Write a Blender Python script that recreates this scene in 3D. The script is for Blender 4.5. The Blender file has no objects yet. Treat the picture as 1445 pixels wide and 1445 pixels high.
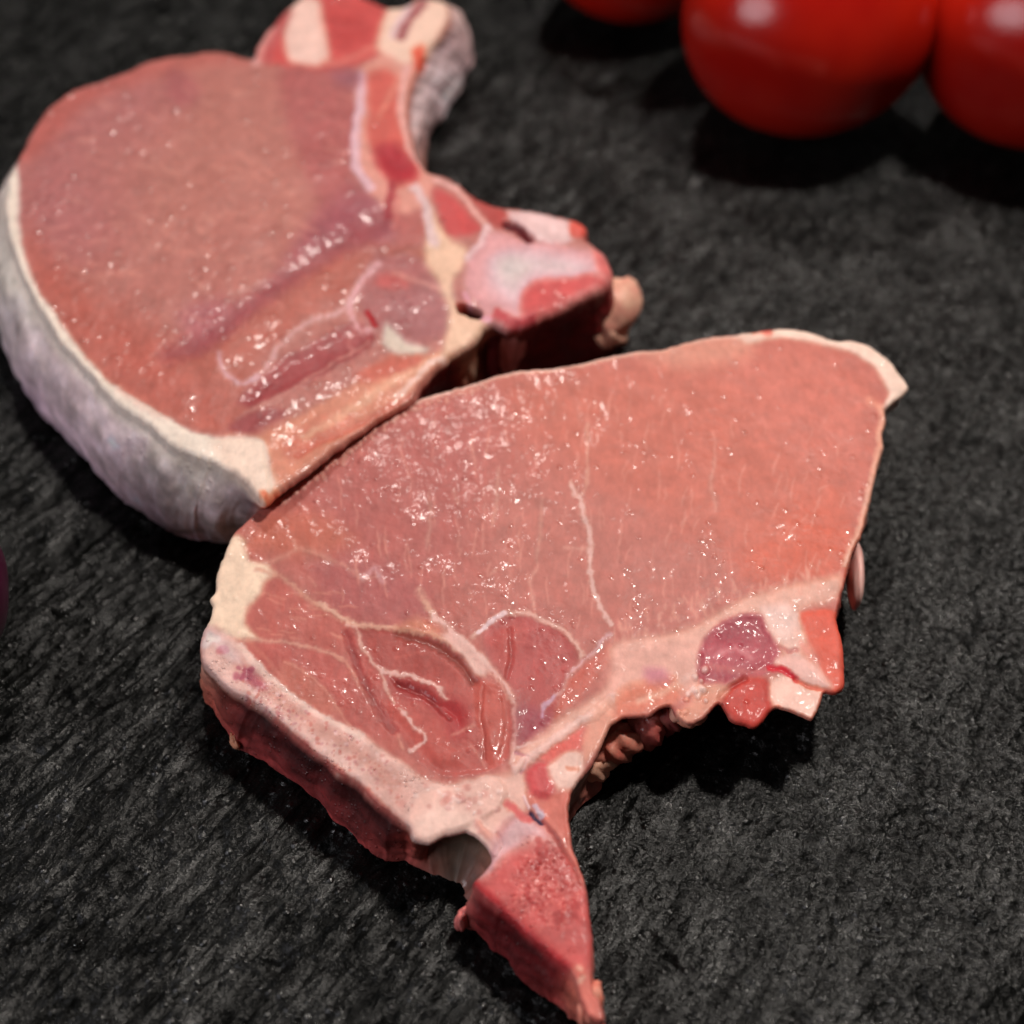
import bpy, math, numpy as np
from mathutils import Vector

S = bpy.context.scene
C = S.collection
R = math.radians

# ------------------------------------------------------------------ camera
PITCH, DIST, FOV = R(50), 0.30, R(40)
TGT = np.array([0.0, 0.0, 0.012])
CF = np.array([0, math.cos(PITCH), -math.sin(PITCH)])
CR = np.array([1.0, 0, 0])
CU = np.array([0, math.sin(PITCH), math.cos(PITCH)])
CP = TGT - CF * DIST
cd = bpy.data.cameras.new('camera'); cam = bpy.data.objects.new('camera', cd); C.objects.link(cam)
cam.location = CP; cam.rotation_euler = (math.pi / 2 - PITCH, 0, 0)
cd.sensor_width = 36; cd.sensor_fit = 'HORIZONTAL'; cd.angle = FOV
cd.clip_start = 0.01; cd.clip_end = 20
cd.dof.use_dof = True; cd.dof.focus_distance = 0.268; cd.dof.aperture_fstop = 8.5
S.camera = cam

# ------------------------------------------------------------------ light
w = bpy.data.worlds.new('World'); S.world = w; w.use_nodes = True
w.node_tree.nodes['Background'].inputs[0].default_value = (1.0, 0.93, 0.88, 1)
w.node_tree.nodes['Background'].inputs[1].default_value = 0.025

def area(name, loc, tgt, size, power, col):
    l = bpy.data.lights.new(name, 'AREA'); l.shape = 'DISK'; l.size = size; l.energy = power; l.color = col
    o = bpy.data.objects.new(name, l); C.objects.link(o); o.location = loc
    o.rotation_euler = (Vector(tgt) - Vector(loc)).to_track_quat('-Z', 'Y').to_euler()
area('key_lamp', (0.175, 0.125, 0.54), (0.03, -0.05, 0), 0.05, 3.0, (1.0, 0.92, 0.84))
area('second_lamp', (-0.085, 0.73, 0.96), (0.0, 0.02, 0), 0.085, 4.3, (1.0, 0.92, 0.85))
area('fill_light', (-0.75, -0.35, 0.45), (-0.05, 0, 0), 0.45, 3.4, (0.97, 0.94, 1.0))  # added unseen fill from the left, brightens the far chop's fat wall
S.view_settings.view_transform = 'Standard'
S.view_settings.look = 'None'
S.view_settings.exposure = 0.0
S.view_settings.gamma = 1.0

# ------------------------------------------------------------------ helpers
def px2w(x, y, T0=0.0, Ty=0.0):
    """photo pixel -> point on the plane z = T0 + Ty*Y"""
    x = np.asarray(x, float); y = np.asarray(y, float)
    u = (x - 722.5) / 722.5 * math.tan(FOV / 2); v = -(y - 722.5) / 722.5 * math.tan(FOV / 2)
    d = CF[None, :] + u.reshape(-1, 1) * CR + v.reshape(-1, 1) * CU
    t = (T0 + Ty * CP[1] - CP[2]) / (d[:, 2] - Ty * d[:, 1])
    return CP + d * t[:, None]
def w2px(P):
    q = P - CP
    z = q @ CF
    k = 722.5 / math.tan(FOV / 2)
    return 722.5 + (q @ CR) / z * k, 722.5 - (q @ CU) / z * k

_rs = np.random.RandomState(7)
_perm = np.concatenate([_rs.permutation(256)] * 3)
_ga = _rs.rand(256) * 2 * np.pi
_gx, _gy = np.cos(_ga), np.sin(_ga)
def perlin(x, y, seed=0):
    x = x + seed * 17.31; y = y + seed * 9.77
    xi = np.floor(x).astype(int); yi = np.floor(y).astype(int)
    xf = x - xi; yf = y - yi
    u = xf * xf * xf * (xf * (xf * 6 - 15) + 10); v = yf * yf * yf * (yf * (yf * 6 - 15) + 10)
    def g(ix, iy, fx, fy):
        h = _perm[_perm[ix & 255] + (iy & 255)]
        return _gx[h] * fx + _gy[h] * fy
    a = g(xi, yi, xf, yf); b = g(xi + 1, yi, xf - 1, yf)
    c = g(xi, yi + 1, xf, yf - 1); d = g(xi + 1, yi + 1, xf - 1, yf - 1)
    return (a + u * (b - a)) * (1 - v) + (c + u * (d - c)) * v
def fbm(x, y, o=3, seed=0):
    r = 0; a = 1
    for i in range(o):
        r = r + a * perlin(x * 2 ** i, y * 2 ** i, seed + i * 3); a *= 0.5
    return r
def sm(e0, e1, x):
    t = np.clip((x - e0) / (e1 - e0 + 1e-9), 0, 1); return t * t * (3 - 2 * t)
def s2l(c):
    c = np.clip(np.asarray(c, float) / 255, 0, 1)
    return np.where(c < 0.04045, c / 12.92, ((c + 0.055) / 1.055) ** 2.4)

def catmull(pts, step=3.0, closed=False):
    p = np.asarray(pts, float); n = len(p); out = []
    rng = range(n) if closed else range(n - 1)
    for i in rng:
        if closed: a, b, c, d = p[i - 1], p[i], p[(i + 1) % n], p[(i + 2) % n]
        else: a, b, c, d = p[max(i - 1, 0)], p[i], p[i + 1], p[min(i + 2, n - 1)]
        k = max(1, int(np.hypot(*(c - b)[:2]) / step)); t = np.arange(k)[:, None] / k
        # centripetal-ish: damped tangents
        m1 = (c - a) * 0.42; m2 = (d - b) * 0.42
        L = np.hypot(*(c - b)[:2])
        for m in (m1, m2):
            q = np.hypot(*m[:2])
            if q > L: m *= L / q
        out.append((2 * t**3 - 3 * t**2 + 1) * b + (t**3 - 2 * t**2 + t) * m1 + (-2 * t**3 + 3 * t**2) * c + (t**3 - t**2) * m2)
    if not closed: out.append(p[-1:])
    return np.concatenate(out)

def seg_dist(X, Y, P, closed=False):
    """nearest distance from points to a polyline, with index parameter"""
    best = np.full(X.shape, 1e9); par = np.zeros(X.shape)
    n = len(P)
    for i in range(n if closed else n - 1):
        a = P[i]; b = P[(i + 1) % n]
        dx, dy = b[0] - a[0], b[1] - a[1]; L2 = dx * dx + dy * dy + 1e-12
        t = np.clip(((X - a[0]) * dx + (Y - a[1]) * dy) / L2, 0, 1)
        d = (X - a[0] - t * dx) ** 2 + (Y - a[1] - t * dy) ** 2
        m = d < best
        best[m] = d[m]; par[m] = (i + t)[m]
    return np.sqrt(best), par
def inside(X, Y, P):
    r = np.zeros(X.shape, bool); n = len(P)
    for i in range(n):
        a = P[i]; b = P[(i + 1) % n]
        if a[1] == b[1]: continue
        c = ((a[1] > Y) != (b[1] > Y)) & (X < (b[0] - a[0]) * (Y - a[1]) / (b[1] - a[1]) + a[0])
        r ^= c
    return r

def new_mesh(name, V, F, mat, parent=None, col=None, normals=None, smooth=True):
    """F: (n,4) or (n,3) index array"""
    me = bpy.data.meshes.new(name); k = F.shape[1]
    me.vertices.add(len(V)); me.vertices.foreach_set('co', np.ascontiguousarray(V, dtype=np.float32).ravel())
    me.loops.add(F.size); me.loops.foreach_set('vertex_index', np.ascontiguousarray(F, dtype=np.int32).ravel())
    me.polygons.add(len(F)); me.polygons.foreach_set('loop_start', np.arange(0, F.size, k, dtype=np.int32))
    me.polygons.foreach_set('loop_total', np.full(len(F), k, dtype=np.int32))
    me.update(calc_edges=True)
    me.polygons.foreach_set('use_smooth', np.full(len(F), smooth))
    if col is not None:
        at = me.attributes.new('Col', 'FLOAT_COLOR', 'POINT')
        at.data.foreach_set('color', np.concatenate([col, np.ones((len(col), 1))], 1).astype(np.float32).ravel())
    if normals is not None:
        me.normals_split_custom_set_from_vertices(normals.astype(np.float32))
    me.materials.append(mat)
    o = bpy.data.objects.new(name, me); C.objects.link(o)
    if parent: o.parent = parent
    return o

def empty(name, loc, label, cat, group=None):
    o = bpy.data.objects.new(name, None); C.objects.link(o); o.location = loc
    o['label'] = label; o['category'] = cat; o.empty_display_size = 0.02
    if group: o['group'] = group
    return o

# ------------------------------------------------------------------ materials
def mat(name):
    m = bpy.data.materials.new(name); m.use_nodes = True
    return m, m.node_tree.nodes, m.node_tree.links, m.node_tree.nodes['Principled BSDF']
def noise(nt, links, vec, scale, detail=3, rough=0.5, dist=0.0):
    n = nt.new('ShaderNodeTexNoise'); n.inputs['Scale'].default_value = scale
    n.inputs['Detail'].default_value = detail; n.inputs['Roughness'].default_value = rough
    n.inputs['Distortion'].default_value = dist
    links.new(vec, n.inputs['Vector']); return n
def ramp(nt, links, src, lo, hi, a=0.0, b=1.0):
    r = nt.new('ShaderNodeMapRange'); r.inputs[1].default_value = lo; r.inputs[2].default_value = hi
    r.inputs[3].default_value = a; r.inputs[4].default_value = b; links.new(src, r.inputs[0]); return r
def coords(nt, links, scale=(1, 1, 1), rot=(0, 0, 0)):
    t = nt.new('ShaderNodeTexCoord'); mp = nt.new('ShaderNodeMapping')
    mp.inputs['Scale'].default_value = scale; mp.inputs['Rotation'].default_value = rot
    links.new(t.outputs['Object'], mp.inputs['Vector']); return mp.outputs[0]

def meat_mat(name, rough=0.33, grain=900, gb=0.25, fibre=0.25, sss=0.25, wet=0.35, cell=0.0, var=0.25, spark=1.0, floor_=0.15):
    m, nt, L, b = mat(name)
    at = nt.new('ShaderNodeAttribute'); at.attribute_name = 'Col'
    co = coords(nt, L)
    cf = coords(nt, L, (1.0, 0.45, 1.0), (0, 0, R(6)))
    nf = noise(nt, L, cf, 700, 4, 0.6, 0.3)             # fibre bundles
    nb = noise(nt, L, co, 220, 4, 0.6)                  # broad mottling
    # colour variation
    r1 = ramp(nt, L, nf.outputs[0], 0.3, 0.75, 1 - var * fibre * 2, 1 + var * fibre * 2.4)
    r2 = ramp(nt, L, nb.outputs[0], 0.3, 0.7, 1 - var * 0.5, 1 + var * 0.5)
    mu = nt.new('ShaderNodeMath'); mu.operation = 'MULTIPLY'; L.new(r1.outputs[0], mu.inputs[0]); L.new(r2.outputs[0], mu.inputs[1])
    vm = nt.new('ShaderNodeVectorMath'); vm.operation = 'SCALE'
    L.new(at.outputs['Color'], vm.inputs[0]); L.new(mu.outputs[0], vm.inputs['Scale'])
    L.new(vm.outputs[0], b.inputs['Base Color'])
    # relief: soft skin of juice, sparse beads, faint fibres
    ng = noise(nt, L, co, grain, 2, 0.5, 0.4)
    patch = noise(nt, L, co, 95, 3, 0.6)
    pr = ramp(nt, L, patch.outputs[0], 0.50, 0.66, 0.0, 1.0)
    vo = nt.new('ShaderNodeTexVoronoi'); vo.inputs['Scale'].default_value = grain * 0.8; L.new(co, vo.inputs['Vector'])
    vr = ramp(nt, L, vo.outputs['Distance'], 0.0, 0.42, 1.0, 0.0); vr.interpolation_type = 'SMOOTHSTEP'
    sx = nt.new('ShaderNodeSeparateColor'); L.new(vo.outputs['Color'], sx.inputs[0])
    th = nt.new('ShaderNodeMath'); th.operation = 'MULTIPLY_ADD'; L.new(pr.outputs[0], th.inputs[0]); th.inputs[1].default_value = 0.6 * spark; th.inputs[2].default_value = 0.09 * spark
    lt = nt.new('ShaderNodeMath'); lt.operation = 'LESS_THAN'; L.new(sx.outputs[0], lt.inputs[0]); L.new(th.outputs[0], lt.inputs[1])
    bd = nt.new('ShaderNodeMath'); bd.operation = 'MULTIPLY'; L.new(vr.outputs[0], bd.inputs[0]); L.new(lt.outputs[0], bd.inputs[1])
    gs = nt.new('ShaderNodeMath'); gs.operation = 'MULTIPLY_ADD'; L.new(pr.outputs[0], gs.inputs[0]); gs.inputs[1].default_value = 0.42; gs.inputs[2].default_value = 0.14
    g2 = nt.new('ShaderNodeMath'); g2.operation = 'MULTIPLY'; L.new(gs.outputs[0], g2.inputs[0]); L.new(ng.outputs[0], g2.inputs[1])
    a1 = nt.new('ShaderNodeMath'); a1.operation = 'MULTIPLY_ADD'
    L.new(bd.outputs[0], a1.inputs[0]); a1.inputs[1].default_value = 0.60; L.new(g2.outputs[0], a1.inputs[2])
    a3 = nt.new('ShaderNodeMath'); a3.operation = 'MULTIPLY_ADD'
    L.new(nf.outputs[0], a3.inputs[0]); a3.inputs[1].default_value = fibre * 0.25; L.new(a1.outputs[0], a3.inputs[2])
    bu = nt.new('ShaderNodeBump'); bu.inputs['Strength'].default_value = 1.0
    bu.inputs['Distance'].default_value = gb * 0.001
    L.new(a3.outputs[0], bu.inputs['Height']); L.new(bu.outputs[0], b.inputs['Normal'])
    rr = ramp(nt, L, patch.outputs[0], 0.35, 0.65, rough + 0.16, rough + 0.04)
    L.new(rr.outputs[0], b.inputs['Roughness'])
    b.inputs['Specular IOR Level'].default_value = 0.25
    cw = nt.new('ShaderNodeMath'); cw.operation = 'MULTIPLY_ADD'; L.new(bd.outputs[0], cw.inputs[0]); cw.inputs[1].default_value = 1.6
    cw2 = nt.new('ShaderNodeMath'); cw2.operation = 'MULTIPLY_ADD'; L.new(pr.outputs[0], cw2.inputs[0]); cw2.inputs[1].default_value = wet * 0.8; cw2.inputs[2].default_value = wet * floor_
    L.new(cw2.outputs[0], cw.inputs[2]); cw.use_clamp = True; L.new(cw.outputs[0], b.inputs['Coat Weight']); b.inputs['Coat Roughness'].default_value = 0.10
    b.inputs['Coat IOR'].default_value = 1.35
    L.new(bu.outputs[0], b.inputs['Coat Normal'])
    b.inputs['Subsurface Weight'].default_value = sss
    b.inputs['Subsurface Radius'].default_value = (1.0, 0.35, 0.25)
    b.inputs['Subsurface Scale'].default_value = 0.0016
    b.subsurface_method = 'BURLEY'
    return m

M = {}
M['muscle'] = meat_mat('raw_muscle', rough=0.40, grain=620, gb=0.26, fibre=0.2, wet=0.5)
M['far_muscle'] = meat_mat('raw_muscle_smooth', rough=0.34, grain=330, gb=0.50, fibre=0.2, wet=0.6, floor_=0.4)
M['fat'] = meat_mat('raw_fat', rough=0.45, grain=600, gb=0.20, fibre=0.15, wet=0.30, var=0.28)
M['bone'] = meat_mat('spongy_bone', rough=0.42, grain=1300, gb=0.40, fibre=0.0, wet=0.35, var=0.5, spark=1.6)
M['membrane'] = meat_mat('silver_membrane', rough=0.40, grain=400, gb=0.10, fibre=0.2, wet=0.15, var=0.15)

# ------------------------------------------------------------------ slab-of-meat builder
GAIN = 1.0
class Slab:
    def __init__(s, root, outline, T0, Ty, step, base, labels, rnd=0.9, rough_edge=1.2, seed=1):
        s.softk = 1.4
        s.root, s.T0, s.Ty, s.labels, s.rnd, s.seed = root, T0, Ty, labels, rnd, seed
        O = catmull(outline, 3.0, True)
        nrm = np.roll(O, -1, 0) - np.roll(O, 1, 0); nrm = np.stack([nrm[:, 1], -nrm[:, 0]], 1)
        nrm /= np.linalg.norm(nrm, axis=1)[:, None] + 1e-9
        arc = np.arange(len(O)) * 3.0
        O = O + nrm * (fbm(arc / 14, arc * 0, 3, seed) * rough_edge * 2)[:, None]
        s.O = O
        W = px2w(O[:, 0], O[:, 1], T0, Ty); s.W = W
        x0, y0 = W[:, 0].min() - step, W[:, 1].min() - step
        nx = int((W[:, 0].max() - x0) / step) + 3; ny = int((W[:, 1].max() - y0) / step) + 3
        gx, gy = np.meshgrid(x0 + np.arange(nx) * step, y0 + np.arange(ny) * step)
        X, Y = gx.ravel(), gy.ravel()
        cin = inside(gx[:-1, :-1].ravel() + step / 2, gy[:-1, :-1].ravel() + step / 2, W[:, :2])
        idx = np.arange(nx * ny).reshape(ny, nx)
        q = np.stack([idx[:-1, :-1], idx[:-1, 1:], idx[1:, 1:], idx[1:, :-1]], -1).reshape(-1, 4)[cin]
        used, inv = np.unique(q, return_inverse=True); q = inv.reshape(-1, 4)
        X, Y = X[used], Y[used]
        # boundary edges
        e = np.concatenate([q[:, [0, 1]], q[:, [1, 2]], q[:, [2, 3]], q[:, [3, 0]]])
        key = e.min(1).astype(np.int64) * (len(X) + 1) + e.max(1)
        u, first, cnt = np.unique(key, return_index=True, return_counts=True)
        be = e[first[cnt == 1]]
        # distance to the outline, only near it (coarse: by raster of outline points)
        s.X, s.Y, s.q, s.be, s.step = X, Y, q, be, step
        bv = np.unique(be)
        d, par = s.near(X[bv], Y[bv])
        i0 = np.floor(par).astype(int) % len(W); i1 = (i0 + 1) % len(W); f = (par - np.floor(par))[:, None]
        P = W[i0] * (1 - f) + W[i1] * f
        X[bv], Y[bv] = P[:, 0], P[:, 1]
        s.bv, s.bpar = bv, par
        # edge distance for rounding
        s.ed = s.edge_dist(X, Y, 0.006)
        V = np.stack([X, Y, T0 + Ty * Y], 1)
        s.px, s.py = w2px(V)
        # organic warp of paint coordinates
        wx = fbm(s.px / 26, s.py / 26, 4, seed + 5) * 3.2; wy = fbm(s.px / 26, s.py / 26, 4, seed + 9) * 3.2
        s.ux, s.uy = s.px + wx, s.py + wy
        n = len(X)
        s.col = np.tile(np.array(base, float), (n, 1)); s.h = np.zeros(n); s.lab = np.zeros(n, int)
    def near(s, X, Y):
        # bucketed nearest segment
        W = s.W[:, :2]; best = np.full(X.shape, 1e9); par = np.zeros(X.shape)
        P = np.stack([X, Y], 1)
        for c in range(0, len(P), 4000):
            D = ((P[c:c+4000, None, :] - W[None]) ** 2).sum(-1); k = D.argmin(1)
            for off in (-1, 0):
                a = W[(k + off) % len(W)]; b = W[(k + off + 1) % len(W)]
                ab = b - a; t = np.clip(((P[c:c+4000] - a) * ab).sum(1) / ((ab ** 2).sum(1) + 1e-15), 0, 1)
                d = np.linalg.norm(P[c:c+4000] - a - ab * t[:, None], axis=1)
                m = d < best[c:c+4000]
                best[c:c+4000][m] = d[m]; par[c:c+4000][m] = (((k + off) % len(W)) + t)[m]
        return best, par
    def edge_dist(s, X, Y, maxd):
        # spatial hash: only cells near the outline are measured
        cs = maxd; W = s.W
        k = set()
        cx = np.floor(W[:, 0] / cs).astype(int); cy = np.floor(W[:, 1] / cs).astype(int)
        code = set()
        for dx in (-1, 0, 1):
            for dy in (-1, 0, 1):
                code.update(((cx + dx) * 10000 + cy + dy).tolist())
        pc = np.floor(X / cs).astype(int) * 10000 + np.floor(Y / cs).astype(int)
        m = np.isin(pc, np.array(list(code)))
        d = np.full(X.shape, maxd)
        ii = np.where(m)[0]
        dd, _ = s.near(X[ii], Y[ii])
        d[ii] = np.minimum(dd, maxd)
        return d
    def _box(s, P, mg):
        return np.where((s.ux > P[:, 0].min() - mg) & (s.ux < P[:, 0].max() + mg) & (s.uy > P[:, 1].min() - mg) & (s.uy < P[:, 1].max() + mg))[0]
    def _apply(s, i, a, col, h, lab, cut=0.5):
        if col is not None: s.col[i] += (np.array(col, float) - s.col[i]) * a[:, None]
        if h: s.h[i] += h * a
        if lab is not None: s.lab[i[a > cut]] = s.labels.index(lab)
    def fill(s, pts, col=None, soft=3, a=1.0, h=0, lab=None, hsoft=None):
        soft = soft * s.softk
        P = catmull(pts, 8.0, True); i = s._box(P, soft + 2)
        if not len(i): return
        X, Y = s.ux[i], s.uy[i]
        d, _ = seg_dist(X, Y, P, True); d = np.where(inside(X, Y, P), d, -d)
        al = sm(-soft, soft, d)
        if col is not None: s.col[i] += (np.array(col, float) - s.col[i]) * (al * a)[:, None]
        if h: s.h[i] += h * sm(-1, hsoft or soft * 2, d)
        if lab: s.lab[i[al > 0.5]] = s.labels.index(lab)
    def line(s, pts, wd, col=None, soft=1.5, a=1.0, h=0, lab=None, taper=False, wob=1.0):
        if lab in ('fat_vein', 'fat_line'): h *= 0.15; wd = wd * .85; wob = 1.9; soft = soft * 1.35; a = a * .9
        elif h < 0: h *= 0.8 if s.seed == 11 else 0.55
        P = catmull(pts, 7.0); wmax = wd; i = s._box(P, wmax + soft * 2 + 2)
        if not len(i): return
        X, Y = s.ux[i], s.uy[i]
        d, par = seg_dist(X, Y, P); t = par / max(len(P) - 1, 1)
        ww = wd / 2 * (1 + wob * 0.55 * fbm(X / 9, Y / 9, 2, 31))
        if taper: ww = ww * np.clip(np.minimum(t, 1 - t) * 5 + 0.15, 0, 1)
        al = 1 - sm(-soft, soft, d - ww)
        if col is not None: s.col[i] += (np.array(col, float) - s.col[i]) * (al * a)[:, None]
        if h: s.h[i] += h * (1 - sm(0, ww + soft, d))
        if lab: s.lab[i[al > 0.55]] = s.labels.index(lab)
    def spots(s, cx, cy, r, n, col, sz=(1.5, 4), a=0.6, seed=0, h=0, asp=1.0):
        rs = np.random.RandomState(seed)
        for k in range(n):
            q = rs.normal(size=2) * 0.5; x, y = cx + q[0] * r, cy + q[1] * r * asp; z = rs.uniform(*sz)
            i = np.where((abs(s.ux - x) < z * 2) & (abs(s.uy - y) < z * 2))[0]
            if not len(i): continue
            d = np.hypot(s.ux[i] - x, s.uy[i] - y) / z
            al = (1 - sm(0.4, 1.3, d)) * a
            s.col[i] += (np.array(col, float) - s.col[i]) * al[:, None]
            if h: s.h[i] += h * al
    def edge_band(s, wmm, col, a=0.6, soft=0.5, where=None):
        al = (1 - sm(wmm * 0.001 * (1 - soft), wmm * 0.001, s.ed + 0.0004 * fbm(s.px / 8, s.py / 8, 2, 77))) * a
        if where is not None: al = al * where
        s.col += (np.array(col, float) - s.col) * al[:, None]
    def build(s, wall_geo, wall_col, mats, micro=0.05, broad=0.35, rows=22, wall_lab=None, gran=1.0, wall_rough=1.0):
        X, Y, O, W = s.X, s.Y, s.O, s.W
        s.h = s.h + broad * fbm(s.px / 95, s.py / 95, 2, s.seed + 40) + 0.13 * fbm(s.px / 26, s.py / 26, 3, s.seed + 50)
        s.h = s.h + micro * fbm(s.px / 7 * gran, s.py / 7 * gran, 3, s.seed + 60)
        r = s.rnd * 0.001
        k = np.clip(s.ed / r, 0, 1); drop = r * (1 - np.sqrt(np.clip(1 - (1 - k) ** 2, 0, 1)))
        edgefade = sm(0, 0.0012, s.ed)
        Z = s.T0 + s.Ty * Y + s.h * 0.001 * (0.35 + 0.65 * edgefade) - drop
        Z = np.maximum(Z, 0.0012)
        top = np.stack([X, Y, Z], 1); nt = len(top)
        # ---- wall
        n = len(O)
        def key(lst, vals):      # interpolate values given at pixels along the outline (cyclic)
            ii = [int(((O - np.array(p)) ** 2).sum(1).argmin()) for p in lst]
            o = np.argsort(ii); xs = np.array(ii)[o]; v = np.array(vals, float)[o]
            xs = np.concatenate([xs - n, xs, xs + n]); v = np.concatenate([v, v, v])
            return lambda par: np.stack([np.interp(par, xs, v[:, j]) for j in range(v.shape[1])], 1)
        offs = []
        for g in wall_geo:
            a = px2w(g[0][0], g[0][1], s.T0, s.Ty)[0]
            if g[1] is None: offs.append((0, 0, g[2] if len(g) > 2 else 0)); continue
            b = px2w(g[1][0], g[1][1], 0.0, 0.0)[0]
            offs.append((b[0] - a[0], b[1] - a[1], g[2] if len(g) > 2 else 0))
        off = key([g[0] for g in wall_geo], offs)(s.bpar)
        ctop = key([c[0] for c in wall_col], [c[1] for c in wall_col])(s.bpar)
        cbot = key([c[0] for c in wall_col], [c[2] for c in wall_col])(s.bpar)
        tan = np.roll(W, -1, 0) - np.roll(W, 1, 0); nr = np.stack([tan[:, 1], -tan[:, 0]], 1)
        area2 = (W[:, 0] * np.roll(W[:, 1], -1) - np.roll(W[:, 0], -1) * W[:, 1]).sum()
        if area2 < 0: nr = -nr
        ks = np.ones(9) / 9
        for j in range(2): nr[:, j] = np.convolve(np.concatenate([nr[-4:, j], nr[:, j], nr[:4, j]]), ks, 'valid')
        nr /= np.linalg.norm(nr, axis=1)[:, None] + 1e-12
        i0 = np.floor(s.bpar).astype(int) % n; bn = nr[i0]
        nb = len(s.bv); tp = top[s.bv]; arc = s.bpar * 3.0
        VW = [tp]; CW = [s.col[s.bv]]
        for rr in range(1, rows):
            t = rr / (rows - 1); z = tp[:, 2] * (1 - t) + 0.0003 * t
            bul = off[:, 2] * 0.001 * math.sin(math.pi * min(1, t * 1.0))
            ns = fbm(arc / 60, np.full(nb, t * 2.6), 3, s.seed + 70) * 0.0011 * wall_rough + fbm(arc / 12, np.full(nb, t * 9), 2, s.seed + 80) * 0.00022 * wall_rough
            ns = ns * min(1, t * 5)
            e = bul + ns
            xy = tp[:, :2] + off[:, :2] * (t ** 0.85) + bn * e[:, None]
            VW.append(np.concatenate([xy, z[:, None]], 1))
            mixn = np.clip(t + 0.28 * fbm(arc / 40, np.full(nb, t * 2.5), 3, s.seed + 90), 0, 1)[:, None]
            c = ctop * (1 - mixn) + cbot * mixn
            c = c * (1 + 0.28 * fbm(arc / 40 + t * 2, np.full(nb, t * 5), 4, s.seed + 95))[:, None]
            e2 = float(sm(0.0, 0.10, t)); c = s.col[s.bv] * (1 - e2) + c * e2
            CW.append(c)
        remap = np.full(nt, -1); remap[s.bv] = np.arange(nb)
        base = [s.bv] + [nt + (rr - 1) * nb + np.arange(nb) for rr in range(1, rows)]
        e0, e1 = remap[s.be[:, 0]], remap[s.be[:, 1]]
        wf = []
        for rr in range(rows - 1):
            A, B = base[rr], base[rr + 1]
            wf.append(np.stack([A[e1], A[e0], B[e0], B[e1]], 1))
        # floor fan (closes the underside)
        V = np.concatenate([top] + VW[1:]); col = np.concatenate([s.col] + CW[1:])
        lab = s.lab.copy(); wl = lab[s.bv]
        if wall_lab:
            wl = wl.copy()
            for box, nm in wall_lab:
                bx, by = s.px[s.bv], s.py[s.bv]
                mm = (bx >= box[0]) & (bx <= box[2]) & (by >= box[1]) & (by <= box[3]); wl[mm] = s.labels.index(nm)
        labV = np.concatenate([lab] + [wl] * (rows - 1))
        F = np.concatenate([s.q] + wf)
        fl = labV[F].max(1); nq = len(s.q)
        fl[:nq] = np.sort(lab[s.q], axis=1)[:, 2]
        fl[nq:] = np.tile(np.sort(wl[np.stack([e0, e1], 1)], axis=1)[:, 1], rows - 1)
        # smooth normals of the whole
        a, b, c, d = V[F[:, 0]], V[F[:, 1]], V[F[:, 2]], V[F[:, 3]]
        fn = np.cross(c - a, d - b); N = np.zeros_like(V)
        for j in range(4):
            for ax in range(3): N[:, ax] += np.bincount(F[:, j], fn[:, ax], len(V))
        N /= np.linalg.norm(N, axis=1)[:, None] + 1e-20
        br = sm(.56, .68, col[:, 2] / (col[:, 0] + 1))[:, None] * sm(22, 55, col[:, 0] - col[:, 2])[:, None]; col = col * (1 - br + br * np.array([1.0, 1.03, 1.10]))
        lin = s2l(col * np.array([1.005, 1.045, 1.05])) ** 1.05; lum = lin @ np.array([.3, .6, .1]); lin = np.clip((lin * .98 + lum[:, None] * .02) * GAIN, 0.0005, 0.92)
        loc = np.array(s.root.location)
        def comps(ff):
            us, inv = np.unique(ff, return_inverse=True); inv = inv.reshape(-1, 4)
            p = np.arange(len(us))
            while True:
                m = p[inv].min(1); q = p.copy()
                for j in range(4): np.minimum.at(q, inv[:, j], m)
                q = q[q]
                q = q[q]
                if (q == p).all(): break
                p = q
            return p[inv[:, 0]]
        for li in range(1, len(s.labels)):
            w_ = np.where(fl == li)[0]
            if not len(w_): continue
            cc = comps(F[w_]); u_, c_ = np.unique(cc, return_counts=True)
            small = np.isin(cc, u_[c_ < 220]); fl[w_[small]] = 0
        for li, nm in enumerate(s.labels):
            fa = F[fl == li]
            if not len(fa): continue
            cc = comps(fa); u_, c_ = np.unique(cc, return_counts=True)
            if li == 0: groups = [fa]
            else: groups = [fa[cc == k] for k in u_[np.argsort(-c_)]]
            for ff in groups:
                us, inv = np.unique(ff, return_inverse=True)
                new_mesh(nm, V[us] - loc, inv.reshape(-1, 4), M[mats.get(nm, 'muscle')], s.root, lin[us], N[us])
        s.V = V

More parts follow.
